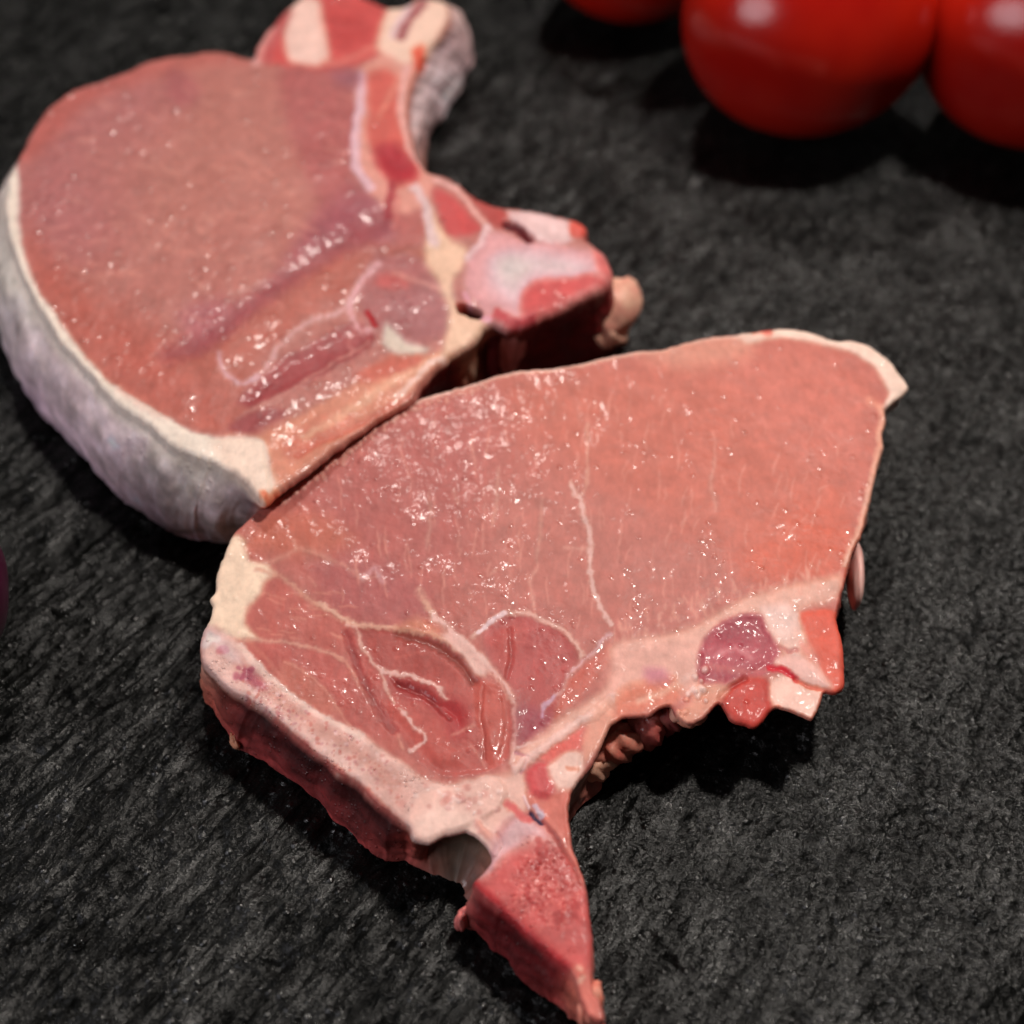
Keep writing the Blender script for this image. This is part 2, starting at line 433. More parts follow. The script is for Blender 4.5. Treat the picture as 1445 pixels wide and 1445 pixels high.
def blob(name, ctr, rad, rot, colr, m, parent, amp=0.18, seed=0, sub=40, colr2=None):
    """soft irregular lump"""
    nu, nv = sub, sub // 2
    u = np.linspace(0, 2 * np.pi, nu, endpoint=False); v = np.linspace(0.02, np.pi - 0.02, nv)
    U, Vv = np.meshgrid(u, v)
    d = np.stack([np.cos(U) * np.sin(Vv), np.sin(U) * np.sin(Vv), np.cos(Vv)], -1).reshape(-1, 3)
    ns = fbm(d[:, 0] * 1.7 + d[:, 2], d[:, 1] * 1.7 - d[:, 2] * .6, 3, seed + 3) * amp * 1.5
    p = d * (1 + ns)[:, None] * np.array(rad)
    c, s_ = math.cos(rot), math.sin(rot)
    p = np.stack([p[:, 0] * c - p[:, 1] * s_, p[:, 0] * s_ + p[:, 1] * c, p[:, 2]], 1) + np.array(ctr)
    p[:, 2] = np.maximum(p[:, 2], 0.0003)
    idx = np.arange(nu * nv).reshape(nv, nu); nx = np.roll(idx, -1, 1)
    F = np.stack([idx[:-1], idx[1:], nx[1:], nx[:-1]], -1).reshape(-1, 4)
    t = np.clip(0.5 + 0.9 * fbm(d[:, 0] * 2, d[:, 1] * 2 + d[:, 2], 3, seed + 8), 0, 1)[:, None]
    col = s2l(np.array(colr, float) * (1 - t) + np.array(colr2 or colr, float) * t) * GAIN
    loc = np.array(parent.location)
    return new_mesh(name, p - loc, F, M[m], parent, np.clip(col, 0, .9))

#PART2
# ------------------------------------------------------------------ table under the board
m, nt, L, b = mat('dark_table')
b.inputs['Base Color'].default_value = (0.004, 0.004, 0.004, 1); b.inputs['Roughness'].default_value = 0.7
tb = new_mesh('table', np.array([[-1.5, -1.5, -.0085], [1.5, -1.5, -.0085], [1.5, 1.5, -.0085], [-1.5, 1.5, -.0085]]), np.array([[0, 1, 2, 3]]), m)
tb['kind'] = 'structure'

# ------------------------------------------------------------------ slate board
def slate():
    m, nt, L, b = mat('black_slate')
    ang = R(56)
    co = coords(nt, L)
    # cleft direction stretched coordinates
    cs = nt.new('ShaderNodeMapping'); cs.inputs['Rotation'].default_value = (0, 0, -ang); 
    t = nt.new('ShaderNodeTexCoord'); L.new(t.outputs['Object'], cs.inputs['Vector'])
    cs2 = nt.new('ShaderNodeMapping'); cs2.inputs['Scale'].default_value = (0.24, 1, 1); L.new(cs.outputs[0], cs2.inputs['Vector'])
    n1 = noise(nt, L, cs2.outputs[0], 420, 4, 0.6, 0.2)
    n2 = noise(nt, L, co, 1300, 3, 0.7)
    ng_ = noise(nt, L, co, 700, 4, 0.62)
    sxyz = nt.new('ShaderNodeSeparateXYZ'); L.new(t.outputs['Object'], sxyz.inputs[0])
    wv = noise(nt, L, co, 18, 2, 0.5)
    wa = nt.new('ShaderNodeMath'); wa.operation = 'MULTIPLY_ADD'; L.new(wv.outputs[0], wa.inputs[0]); wa.inputs[1].default_value = 0.10; L.new(sxyz.outputs[0], wa.inputs[2])
    wf_ = ramp(nt, L, wa.outputs[0], 0.03, 0.13, 0.12, 0.68)
    mixn = nt.new('ShaderNodeMix'); mixn.data_type = 'FLOAT'; L.new(wf_.outputs[0], mixn.inputs[0]); L.new(n1.outputs[0], mixn.inputs[2]); L.new(ng_.outputs[0], mixn.inputs[3])
    class _N: pass
    n1 = _N(); n1.outputs = [mixn.outputs[0]]
    n3 = noise(nt, L, co, 60, 3, 0.6)
    n4 = noise(nt, L, co, 430, 2, 0.5)
    vo = nt.new('ShaderNodeTexVoronoi'); vo.inputs['Scale'].default_value = 560; L.new(co, vo.inputs['Vector'])
    vr = ramp(nt, L, vo.outputs['Distance'], 0.0, 0.45, 1.0, 0.0)
    sx = nt.new('ShaderNodeSeparateColor'); L.new(vo.outputs['Color'], sx.inputs[0])
    lt = nt.new('ShaderNodeMath'); lt.operation = 'LESS_THAN'; L.new(sx.outputs[0], lt.inputs[0]); lt.inputs[1].default_value = 0.22
    gl = nt.new('ShaderNodeMath'); gl.operation = 'MULTIPLY'; L.new(vr.outputs[0], gl.inputs[0]); L.new(lt.outputs[0], gl.inputs[1])
    def madd(x, k, y):
        q = nt.new('ShaderNodeMath'); q.operation = 'MULTIPLY_ADD'; L.new(x, q.inputs[0]); q.inputs[1].default_value = k; L.new(y, q.inputs[2]); return q.outputs[0]
    hgt = madd(n2.outputs[0], 0.26, n1.outputs[0]); hgt = madd(n4.outputs[0], 0.3, hgt); hgt = madd(gl.outputs[0], 0.42, hgt)
    bu = nt.new('ShaderNodeBump'); bu.inputs['Strength'].default_value = 1.0; bu.inputs['Distance'].default_value = 0.0010
    L.new(hgt, bu.inputs['Height'])
    dn = noise(nt, L, co, 500, 2, 0.5); 
    def flake(scale, k, src, base):
        dv = nt.new('ShaderNodeVectorMath'); dv.operation = 'MULTIPLY_ADD'; L.new(dn.outputs['Color'], dv.inputs[0]); dv.inputs[1].default_value = (.0012,) * 3; L.new(base, dv.inputs[2])
        v = nt.new('ShaderNodeTexVoronoi'); v.inputs['Scale'].default_value = scale; L.new(dv.outputs[0], v.inputs['Vector'])
        sb = nt.new('ShaderNodeVectorMath'); sb.operation = 'SUBTRACT'; L.new(v.outputs['Color'], sb.inputs[0]); sb.inputs[1].default_value = (.5, .5, .5)
        ml = nt.new('ShaderNodeVectorMath'); ml.operation = 'MULTIPLY_ADD'; L.new(sb.outputs[0], ml.inputs[0]); ml.inputs[1].default_value = (k, k, 0); L.new(src, ml.inputs[2]); return ml.outputs[0]
    cs3 = nt.new('ShaderNodeMapping'); cs3.inputs['Scale'].default_value = (0.45, 1, 1); L.new(cs.outputs[0], cs3.inputs['Vector'])
    nv_ = flake(880, 0.34, bu.outputs[0], cs3.outputs[0]); nv_ = flake(330, 0.14, nv_, cs3.outputs[0])
    nn = nt.new('ShaderNodeVectorMath'); nn.operation = 'NORMALIZE'; L.new(nv_, nn.inputs[0]); L.new(nn.outputs[0], b.inputs['Normal'])
    r = ramp(nt, L, n3.outputs[0], 0.3, 0.7, 0.6, 1.25)
    r1 = ramp(nt, L, n1.outputs[0], 0.34, 0.70, 0.5, 1.9)
    mm = nt.new('ShaderNodeMath'); mm.operation = 'MULTIPLY'; L.new(r.outputs[0], mm.inputs[0]); L.new(r1.outputs[0], mm.inputs[1])
    vm = nt.new('ShaderNodeVectorMath'); vm.operation = 'SCALE'; vm.inputs[0].default_value = (0.0042, 0.0044, 0.0042)
    L.new(mm.outputs[0], vm.inputs['Scale']); L.new(vm.outputs[0], b.inputs['Base Color'])
    rr = ramp(nt, L, n2.outputs[0], 0.40, 0.62, 0.36, 0.17); L.new(rr.outputs[0], b.inputs['Roughness'])
    sp = ramp(nt, L, n1.outputs[0], 0.40, 0.70, 0.08, 0.60); cmb = madd(gl.outputs[0], 1.0, sp.outputs[0])
    cm = nt.new('ShaderNodeMath'); cm.operation = 'MULTIPLY'; L.new(cmb, cm.inputs[0]); L.new(r.outputs[0], cm.inputs[1])
    wb = ramp(nt, L, wf_.outputs[0], 0.15, 0.9, 0.85, 1.6); cm3 = nt.new('ShaderNodeMath'); cm3.operation = 'MULTIPLY'; L.new(cm.outputs[0], cm3.inputs[0]); L.new(wb.outputs[0], cm3.inputs[1])
    cm3.use_clamp = True; L.new(cm3.outputs[0], b.inputs['Specular IOR Level'])
    # board edge through two photo pixels
    p0 = px2w(1362, 1445)[0][:2]; p1 = px2w(1452, 1325)[0][:2]
    U = (p1 - p0) / np.linalg.norm(p1 - p0); Vd = np.array([U[1], -U[0]])      # Vd points off the board
    st = 0.0006
    a0, a1, b0, b1 = -0.15, 0.42, -0.43, 0.012
    na, nb = int((a1 - a0) / st), int((b1 - b0) / st)
    A, B = np.meshgrid(np.linspace(a0, a1, na), np.linspace(b0, b1, nb), indexing='ij')
    A, B = A.ravel(), B.ravel()
    X = p0[0] + A * U[0] + B * Vd[0]; Y = p0[1] + A * U[1] + B * Vd[1]
    k = 1 / 0.001
    s1 = fbm(A * k / 22, B * k / 4.2, 4, 3) * 1.15
    s2 = fbm(A * k / 6, B * k / 2.0, 3, 8) * 0.50
    g = fbm(X * k / 1.9, Y * k / 1.9, 3, 12) * 0.34
    mix = sm(-0.3, 0.3, fbm(X * k / 60, Y * k / 60, 2, 21) + (X - 0.02) * 9)     # grainier towards the right
    Z = s1 * (1 - 0.55 * mix) + s2 * (1 - .3 * mix) + g * (0.5 + mix)
    Z = Z + mix * (0.55 * fbm(X * k / 4.2 + .3 * s1, Y * k / 3.2, 3, 71) + 0.22 * fbm(X * k / 1.3, Y * k / 1.1, 2, 75))
    Z = Z + (1 - mix) * 0.20 * fbm(A * k / 3.2, B * k / 1.0, 2, 79)
    Z = (Z + 0.95) * 0.66 - 0.8
    calm = 1 - 0.6 * sm(-0.01, 0.12, Y)
    Z = Z * calm
    pits = np.clip(fbm(X * k / 7, Y * k / 7, 3, 27) - 0.36, 0, 1) * 3.0
    Z = Z - pits
    Z = Z * (1 - 0.55 * sm(0.0, 0.13, Y)) - 0.95
    Z = Z - 0.5 * np.clip(fbm(A * k / 30, B * k / 3.2, 3, 61), 0, 1)
    # chipped bevel along the edge
    e = B * k + fbm(A * k / 9, A * 0, 3, 33) * 2.6
    bev = sm(-1.0, 1.0, e)
    Z = Z * (1 - 0.4 * bev) - np.clip(e, 0, 30) * 0.28 - 0.3 * bev
    Z = Z + bev * 0.5 * fbm(A * k / 8, B * k / 5, 3, 39)
    cliff = sm(7.2, 8.2, e + fbm(A * k / 12, A * 0 + 4, 3, 45) * 1.5); Z = Z * (1 - cliff) + (-8.2) * cliff
    Z = np.maximum(Z, -8.2)
    out = sm(0, 1.0, Z) ; Z = np.minimum(Z, 0.12)
    V = np.stack([X, Y, Z * 0.001], 1)
    idx = np.arange(na * nb).reshape(na, nb)
    F = np.stack([idx[:-1, :-1], idx[:-1, 1:], idx[1:, 1:], idx[1:, :-1]], -1).reshape(-1, 4)
    # make sure faces look up
    a, bb, c = V[F[0, 0]], V[F[0, 1]], V[F[0, 2]]
    if np.cross(bb - a, c - a)[2] < 0: F = F[:, ::-1]
    # skirt
    ring = np.concatenate([idx[0, :], idx[1:, -1], idx[-1, -2::-1], idx[-2:0:-1, 0]])
    lo = V[ring].copy(); lo[:, 2] = -0.0084; n0 = len(V); V = np.concatenate([V, lo]); j = np.arange(len(ring))
    SF = np.stack([ring, ring[(j + 1) % len(ring)], n0 + (j + 1) % len(ring), n0 + j], 1)
    o = new_mesh('slate_board', V, np.concatenate([F, SF]), m)
    o['label'] = 'black slate serving board with rough grain and chipped edge, under the raw chops'
    o['category'] = 'slate board'
slate()

# ------------------------------------------------------------------ CHOP 1 (far, left)
c1 = empty('pork_chop', tuple(px2w(350, 350)[0]), 'raw round pork chop with thick pale fat rim and rib bone, behind the other', 'pork chop', 'raw pork chops on the slate')
L1 = ['loin_muscle', 'fat_rim', 'side_muscle', 'small_muscle', 'flank_muscle', 'flank_fat', 'rib_bone', 'rib_end', 'neck_fat', 'neck_muscle', 'backbone', 'cartilage', 'fat_line']
O1 = [(24,224),(42,187),(69,149),(104,126),(145,111),(180,98),(215,83),(263,75),(294,71),(325,72),(356,80),(363,62),(377,42),(398,18),(424,-6),(445,-22),
      (490,-16),(520,-2),(550,10),(572,6),(588,-4),(612,-3),(631,4),(634,24),(626,44),(608,66),(596,84),(586,105),(578,130),(576,155),(578,177),(584,202),(590,221),(605,240),
      (626,247),(648,259),(667,274),(698,287),(729,291),(760,296),(791,304),(816,311),(830,321),(827,334),(840,345),(856,360),(864,376),(864,392),(852,404),(832,414),(807,427),(776,442),(750,452),(729,461),(712,462),(697,457),
      (684,461),(674,476),(655,489),(636,502),(614,520),(598,538),(581,562),(545,581),(511,604),(480,627),(440,659),(402,686),(388,698),(374,710),(360,702),(348,686),(330,671),(296,653),(258,640),(232,622),(212,602),(188,588),(165,573),(146,552),(132,535),(108,508),(86,486),(68,458),(48,424),(30,388),(14,345),(5,298),(10,255)]
s1 = Slab(c1, O1, 0.0245, 0.0, 0.00023, (174, 106, 98), L1, rnd=1.7, seed=11)
f, l = s1.fill, s1.line
# big muscle tones
f([(20,240),(70,150),(200,90),(250,150),(210,260),(150,350),(60,380),(20,330)], (170,100,102), 40, 0.6)
f([(40,330),(110,400),(240,480),(330,560),(380,600),(330,620),(200,560),(100,480),(40,390)], (178,88,76), 22, 0.65)
f([(24,224),(69,149),(145,111),(215,83),(325,72),(350,85),(240,100),(120,150),(50,220)], (180,88,80), 10, .6)
f([(400,95),(500,100),(508,180),(500,250),(525,300),(470,330),(440,260),(410,190)], (166,86,86), 10, 0.8)
f([(150,200),(330,140),(390,200),(380,300),(250,330),(150,280)], (176,110,100), 50, 0.55)
f([(470,290),(520,262),(560,290),(565,330),(520,350),(440,350)], (150,76,88), 22, .8)
f([(440,310),(500,290),(540,300),(470,352),(400,400),(350,440),(300,485),(262,494),(300,460),(380,400)], (152,76,84), 12, .8)
f([(255,440),(300,420),(340,440),(300,480),(270,490)], (170,98,104), 14, .7)
f([(262,500),(310,480),(400,415),(470,360),(530,350),(500,400),(450,440),(370,500),(350,545),(300,540),(250,520)], (172,92,80), 14, .8)
f([(240,100),(270,110),(280,140),(250,150),(235,130)], (160,84,88), 10, .7)
rq = np.random.RandomState(5)
for (cx_, cy_, r_, n_) in ((75, 290, 34, 40), (190, 170, 60, 60), (120, 370, 50, 40), (290, 440, 42, 60), (400, 225, 40, 40), (330, 400, 60, 40), (230, 330, 110, 70), (470, 200, 40, 20), (200, 480, 50, 30)):
    for k in range(n_):
        x, y = cx_ + rq.normal() * r_ * .6, cy_ + rq.normal() * r_ * .6; z = rq.uniform(5, 10)
        i = np.where((abs(s1.ux - x) < z * 1.6) & (abs(s1.uy - y) < z * 1.6))[0]
        dx, dy = s1.ux[i] - x, s1.uy[i] - y
        s1.h[i] += rq.uniform(-.30, .16) * (1 - sm(.1, 1.2, np.hypot(dx + .5 * dy, dy * 1.2) / z))
for k in range(150):
    x, y = rq.uniform(60, 480), rq.uniform(120, 560)
    if y > 330 + x * .55 or (x > 330 and y > 430): continue
    an = rq.uniform(-.2, .9); n = rq.uniform(10, 34)
    l([(x, y), (x + n * .5, y + n * .5 * an + rq.uniform(-3, 3)), (x + n, y + n * an)], rq.uniform(2, 4.5), (204,136,122), 3.5, rq.uniform(.2, .5), taper=True)
l([(545,300),(498,332),(450,362),(415,388),(346,436),(290,480),(240,500)], 26, (148,72,76), 14, .7, h=-0.55)
l([(90,470),(150,530),(230,575),(300,600)], 12, (184,96,82), 8, .5, h=-0.3)
for q in ([(300,235),(345,240),(390,262),(420,282)], [(330,215),(370,235),(400,260)], [(200,340),(260,355),(330,365),(390,350)], [(90,370),(130,390),(200,380)], [(350,290),(390,300),(450,330)], [(280,310),(340,300),(400,310)]):
    l(q, 6, (198,126,114), 6, .55, taper=True)
# lower oblique muscle and lines
f([(448,480),(500,455),(530,470),(520,492),(470,520),(410,550),(350,575),(336,568),(360,540),(400,505)], (152,68,70), 5, .95, h=-0.5, lab='side_muscle')
l([(535,370),(515,390),(500,420),(478,440),(448,447),(420,466),(392,490),(377,515),(358,535)], 10, (206,150,140), 4, .9, lab='fat_line')
l([(363,530),(345,543),(328,535),(312,518),(310,500)], 7, (200,148,146), 5, .8)
l([(520,482),(480,506),(440,530),(400,556),(360,576),(335,590)], 6, (192,128,118), 3, .8, lab='fat_line')
f([(335,590),(380,575),(402,580),(388,596),(350,612),(322,606)], (150,74,76), 5, .9)
f([(355,625),(395,600),(440,575),(500,540),(540,510),(600,500),(640,500),(600,530),(575,562),(500,610),(440,655),(400,685),(370,700),(380,650)], (200,126,104), 6, .95, lab='small_muscle')
f([(500,530),(540,508),(590,500),(600,512),(560,528),(510,540)], (186,92,78), 5, .9)
f([(400,625),(440,596),(480,580),(500,590),(450,625),(410,650)], (190,104,88), 6, .7)
l([(420,640),(460,620),(500,600),(540,578),(575,558)], 9, (186,92,76), 4, .7, h=-.4)
l([(430,615),(470,592),(520,560),(560,535),(620,505)], 12, (216,160,134), 6, .7)
l([(560,560),(585,535),(605,515),(625,505)], 9, (224,178,158), 4, .7)
# hook of gristle
f([(545,350),(600,370),(640,400),(650,440),(625,470),(580,490),(540,470),(515,450),(505,410),(525,370)], (160,92,92), 8, .9, lab='neck_muscle')
f([(545,420),(600,400),(640,430),(630,470),(590,478),(555,450)], (158,96,96), 12, .7)
f([(530,400),(545,382),(580,398),(560,410)], (184,84,82), 6, .8)
l([(535,370),(512,395),(495,425),(497,450),(510,466),(525,465)], 11, (208,146,140), 4, .95, h=.5, lab='fat_line')
l([(519,440),(524,449),(528,458)], 7, (160,26,34), 3, .95, h=-.5)
l([(545,352),(580,350),(612,372),(620,388)], 14, (160,88,78), 6, .8)
l([(555,385),(585,395),(620,410)], 7, (196,128,118), 4, .7)
f([(545,455),(570,480),(605,492),(590,500),(555,500),(540,485)], (205,176,152), 5, .95, lab='neck_fat')
l([(500,470),(490,485),(520,500)], 5, (180,110,104), 4, .5)
# neck fat
f([(595,265),(612,300),(640,340),(660,350),(652,380),(640,400),(645,430),(690,455),(700,470),(675,478),(650,495),(625,502),(632,460),(630,430),(618,400),(600,370),(600,330)], (218,170,140), 6, .95, lab='neck_fat')
f([(600,290),(600,340),(560,350),(545,350),(560,330),(550,300),(565,280)], (172,92,88), 8, .8, lab='neck_muscle')
# rib
f([(500,110),(530,80),(560,55),(585,60),(590,90),(578,130),(576,175),(590,220),(612,250),(600,290),(560,300),(530,280),(505,250),(497,210),(505,170)], (208,138,124), 5, .95, lab='rib_bone')
l([(512,108),(508,150),(503,180),(501,210),(504,240),(522,262)], 13, (212,160,158), 4, .95, h=.4, lab='rib_bone')
f([(520,105),(545,98),(562,110),(562,140),(565,180),(585,225),(590,250),(560,262),(535,235),(520,200),(520,150)], (190,82,74), 6, .9)
f([(530,210),(560,205),(585,232),(585,252),(555,256),(535,235)], (158,36,48), 8, .9, h=-.5)
l([(553,260),(550,285),(548,300)], 12, (150,40,50), 4, .75)
l([(562,275),(560,300),(556,320)], 6, (196,110,104), 3, .7)
l([(560,115),(548,140),(535,165)], 6, (205,130,112), 4, .7)
l([(574,95),(566,130),(566,165),(578,210),(596,235)], 8, (216,156,144), 4, .8)
# flank at the top
f([(356,82),(365,60),(398,18),(445,-22),(500,-18),(550,8),(560,20),(545,60),(520,85),(470,98),(400,92)], (194,76,74), 5, 1, lab='flank_muscle')
f([(408,10),(425,-5),(450,0),(458,30),(465,80),(450,92),(410,88),(400,60)], (228,180,158), 5, .95, h=.4, lab='flank_fat')
l([(362,85),(372,60),(388,40)], 12, (214,160,150), 6, .7)
l([(378,80),(390,50),(408,20)], 12, (168,82,84), 6, .6)
l([(455,88),(480,88),(520,70),(548,45)], 8, (204,120,108), 5, .7)
f([(468,100),(500,96),(512,108),(500,125),(475,118)], (146,84,92), 8, .8)
f([(460,30),(500,20),(520,50),(480,70)], (172,60,60), 14, .6)
f([(548,10),(580,2),(625,-2),(634,20),(620,50),(600,80),(570,90),(545,75),(530,70)], (224,176,150), 5, 1, h=.3, lab='rib_end')
l([(596,5),(580,25),(566,52)], 13, (150,78,84), 4, .9, h=-.3)
l([(580,6),(565,28),(552,52)], 6, (206,166,166), 3, .9)
f([(582,72),(598,66),(596,92),(586,98)], (206,70,50), 4, .9)
# neck muscles and cartilage
f([(612,268),(640,278),(672,310),(682,322),(660,332),(632,330),(618,300)], (186,68,68), 5, .95, lab='neck_muscle')
l([(586,265),(600,290),(606,320),(614,345)], 12, (210,168,158), 4, .9)
l([(615,255),(645,268),(680,310),(694,325)], 8, (216,156,142), 3, .9)
f([(650,262),(700,290),(740,300),(745,318),(720,322),(695,318),(670,290)], (172,66,62), 5, .9, lab='neck_muscle')
f([(716,296),(770,302),(806,318),(808,338),(780,345),(745,335),(725,318)], (218,172,160), 4, .95, h=.4, lab='cartilage')
f([(805,308),(826,316),(826,332),(806,334)], (200,76,64), 3, .95)
l([(715,316),(732,324),(748,338)], 11, (96,22,28), 3, .95, h=-2.0)
# backbone
f([(668,350),(700,325),(740,338),(800,345),(850,358),(866,380),(860,400),(820,420),(776,444),(730,464),(700,458),(672,430),(655,405),(660,370)], (208,142,136), 6, 1, h=.7, lab='backbone')
f([(695,375),(730,360),(800,365),(830,380),(800,395),(750,398),(730,430),(700,410)], (204,176,172), 14, .8, h=.4)
f([(700,372),(730,366),(745,385),(715,400)], (186,176,178), 10, .5)
f([(748,405),(780,398),(835,392),(858,398),(820,415),(776,440),(740,450),(735,425)], (190,74,74), 6, .95)
l([(700,445),(728,457),(752,450)], 12, (176,56,64), 5, .8)
l([(655,415),(668,440),(690,450)], 8, (214,140,146), 4, .8)
f([(838,352),(862,374),(862,392),(846,388)], (206,96,94), 5, .8)
l([(690,320),(676,345),(660,365)], 10, (224,176,166), 4, .8)
s1.spots(790,405,30,8,(226,170,160),(2,4),.7,5)
# hole
l([(653,436),(664,440),(674,442)], 13, (40,8,8), 2.5, 1, h=-14, wob=.2)
l([(648,431),(656,430)], 7, (170,60,50), 3, .8)
# fat rim
f([(2,232),(24,226),(27,287),(26,310),(38,370),(55,410),(83,450),(107,484),(130,512),(156,540),(186,560),(215,576),(258,602),(296,615),(340,618),(372,625),(378,650),(385,690),(370,716),(330,690),(250,650),(180,610),(120,560),(40,460),(0,350)], (226,196,172), 4, 1, h=.45, lab='fat_rim', hsoft=9)
f([(300,630),(340,612),(375,628),(380,655),(392,690),(372,714),(345,690)], (228,188,162), 6, .9)
l([(372,700),(380,705),(392,694)], 10, (214,110,80), 5, .9)  # orange translucent glow at the corner, painted into the colour
l([(165,548),(200,575),(235,592)], 9, (216,170,150), 5, .6, h=.2)
s1.spots(36,420,3,2,(120,60,50),(3,4),.7,8)
wg = [((24,224),(2,300),1),((69,149),None),((145,111),None),((263,75),None),((356,80),None),((424,-6),None),((550,10),None),((612,-3),(640,30)),((631,4),(655,50),2),((626,44),(667,90),1),((596,84),(650,128),1),((580,125),(626,168),1),((577,165),(606,190),1),((584,202),(600,218)),
      ((605,240),None),((667,274),None),((729,291),None),((816,311),None),((856,360),None),((864,392),(866,492),0),((807,427),(810,520),-1),((729,461),(728,552),-3),((697,457),(700,548),-3),
      ((674,476),(672,570),-2),((636,502),(640,590),-1),((581,562),(585,640),0),((480,627),(500,690),-2),((388,698),(395,740),-2),((374,710),(372,752),1),((330,671),(318,768),3),((296,653),(285,764),3),((232,622),(235,748),3),((188,588),(180,712),3),((132,535),(128,656),3),((86,486),(70,598),3),((48,424),(30,545),3),((14,345),(2,450),3),((5,298),(-12,400),3)]
G, GL, GP = (150,138,146), (186,172,172), (196,160,160)
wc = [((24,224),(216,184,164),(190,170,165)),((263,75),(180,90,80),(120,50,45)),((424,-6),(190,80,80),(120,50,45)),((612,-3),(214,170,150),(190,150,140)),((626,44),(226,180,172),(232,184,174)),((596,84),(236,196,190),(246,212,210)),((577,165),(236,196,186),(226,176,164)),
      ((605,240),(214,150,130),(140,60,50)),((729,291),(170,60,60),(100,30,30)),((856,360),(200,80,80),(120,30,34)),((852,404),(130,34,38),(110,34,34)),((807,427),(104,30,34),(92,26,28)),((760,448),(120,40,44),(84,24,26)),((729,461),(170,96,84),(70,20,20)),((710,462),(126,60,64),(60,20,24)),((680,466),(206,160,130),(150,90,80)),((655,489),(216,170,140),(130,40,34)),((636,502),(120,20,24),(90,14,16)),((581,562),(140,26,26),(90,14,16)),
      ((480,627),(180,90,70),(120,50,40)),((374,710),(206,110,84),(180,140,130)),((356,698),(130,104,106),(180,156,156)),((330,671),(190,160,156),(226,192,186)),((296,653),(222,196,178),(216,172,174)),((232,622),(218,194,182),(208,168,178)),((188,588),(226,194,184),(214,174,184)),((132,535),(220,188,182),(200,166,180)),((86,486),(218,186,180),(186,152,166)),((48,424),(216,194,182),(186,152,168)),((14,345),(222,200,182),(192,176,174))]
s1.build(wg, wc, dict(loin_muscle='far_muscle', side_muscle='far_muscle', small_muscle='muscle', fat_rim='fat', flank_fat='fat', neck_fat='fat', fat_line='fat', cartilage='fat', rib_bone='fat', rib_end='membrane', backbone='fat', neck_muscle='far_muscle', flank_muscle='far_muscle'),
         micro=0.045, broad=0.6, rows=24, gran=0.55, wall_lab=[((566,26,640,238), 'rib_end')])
wp = lambda x, y, z: tuple(px2w(x, y, z)[0])
blob('fat_lump', wp(872,432,.011), (.0056,.0085,.0062), R(-30), (222,176,152), 'fat', c1, .13, 4, colr2=(206,140,124))
blob('fat_lump', wp(855,462,.007), (.005,.005,.005), 0, (216,166,144), 'fat', c1, .3, 9)
blob('gristle', wp(660,512,.012), (.0022,.003,.0075), R(10), (214,176,150), 'fat', c1, .2, 12, sub=28)
blob('gristle', wp(722,488,.014), (.0022,.004,.0075), R(-50), (176,110,108), 'fat', c1, .3, 14, sub=28, colr2=(204,150,150))
blob('gristle', wp(697,505,.010), (.0018,.003,.0085), R(-20), (126,56,70), 'fat', c1, .3, 15, sub=28)

# ------------------------------------------------------------------ CHOP 2 (near, right)
c2 = empty('pork_chop', tuple(px2w(760, 850)[0]), 'raw wedge-shaped pork chop in front, with white veins and a red pointed bone', 'pork chop', 'raw pork chops on the slate')
L2 = ['loin_muscle', 'fat_rim', 'flap_muscle', 'inner_muscle', 'round_muscle', 'edge_muscle', 'red_muscle', 'dark_muscle', 'fat_band', 'fat_vein', 'blade_bone', 'joint_fat', 'spine_bone', 'strip_muscle']
O2 = [(367,717),(346,736),(326,756),(317,780),(306,808),(303,834),(295,845),(300,855),(295,874),(284,896),(281,918),(285,934),(298,950),(314,966),(333,979),(355,990),(369,997),(391,1018),(421,1045),(459,1073),(475,1090),(502,1103),(526,1130),(556,1153),(576,1168),(583,1184),
      (604,1190),(628,1180),(657,1174),(676,1184),(690,1200),(693,1216),(682,1230),(668,1245),(679,1263),(705,1284),(727,1302),(745,1321),(769,1340),(785,1356),(806,1372),(814,1390),(822,1414),(832,1434),(852,1440),(848,1414),(837,1396),(836,1366),(837,1326),(833,1294),(828,1257),(822,1234),(809,1196),(804,1167),(802,1140),(807,1116),(820,1098),(836,1078),(848,1052),(862,1024),(884,1011),(912,1011),(930,1000),(946,996),(956,1012),(974,1022),(993,1013),(1015,992),(1030,1015),(1048,1022),(1068,1025),(1087,1004),(1099,998),(1127,1007),(1146,1015),(1157,994),(1164,976),(1180,978),(1191,970),(1192,936),(1189,905),(1181,873),(1186,845),(1195,811),(1203,780),(1216,752),(1230,700),(1240,651),(1248,630),(1245,612),(1251,591),(1249,578),(1260,567),(1282,547),(1270,527),(1251,504),(1221,485),(1198,480),(1179,480),(1141,468),(1111,463),(1073,466),(1043,470),(1005,474),(975,481),(938,492),(900,495),(854,503),(822,511),(791,517),(760,520),(729,523),(698,530),(667,540),(636,549),(605,558),(580,567),(544,588),(512,609),(482,633),(442,664),(404,692)]
s2 = Slab(c2, O2, 0.0200, 0.070, 0.00020, (176,98,90), L2, rnd=0.7, rough_edge=0.9, seed=23)
f, l = s2.fill, s2.line
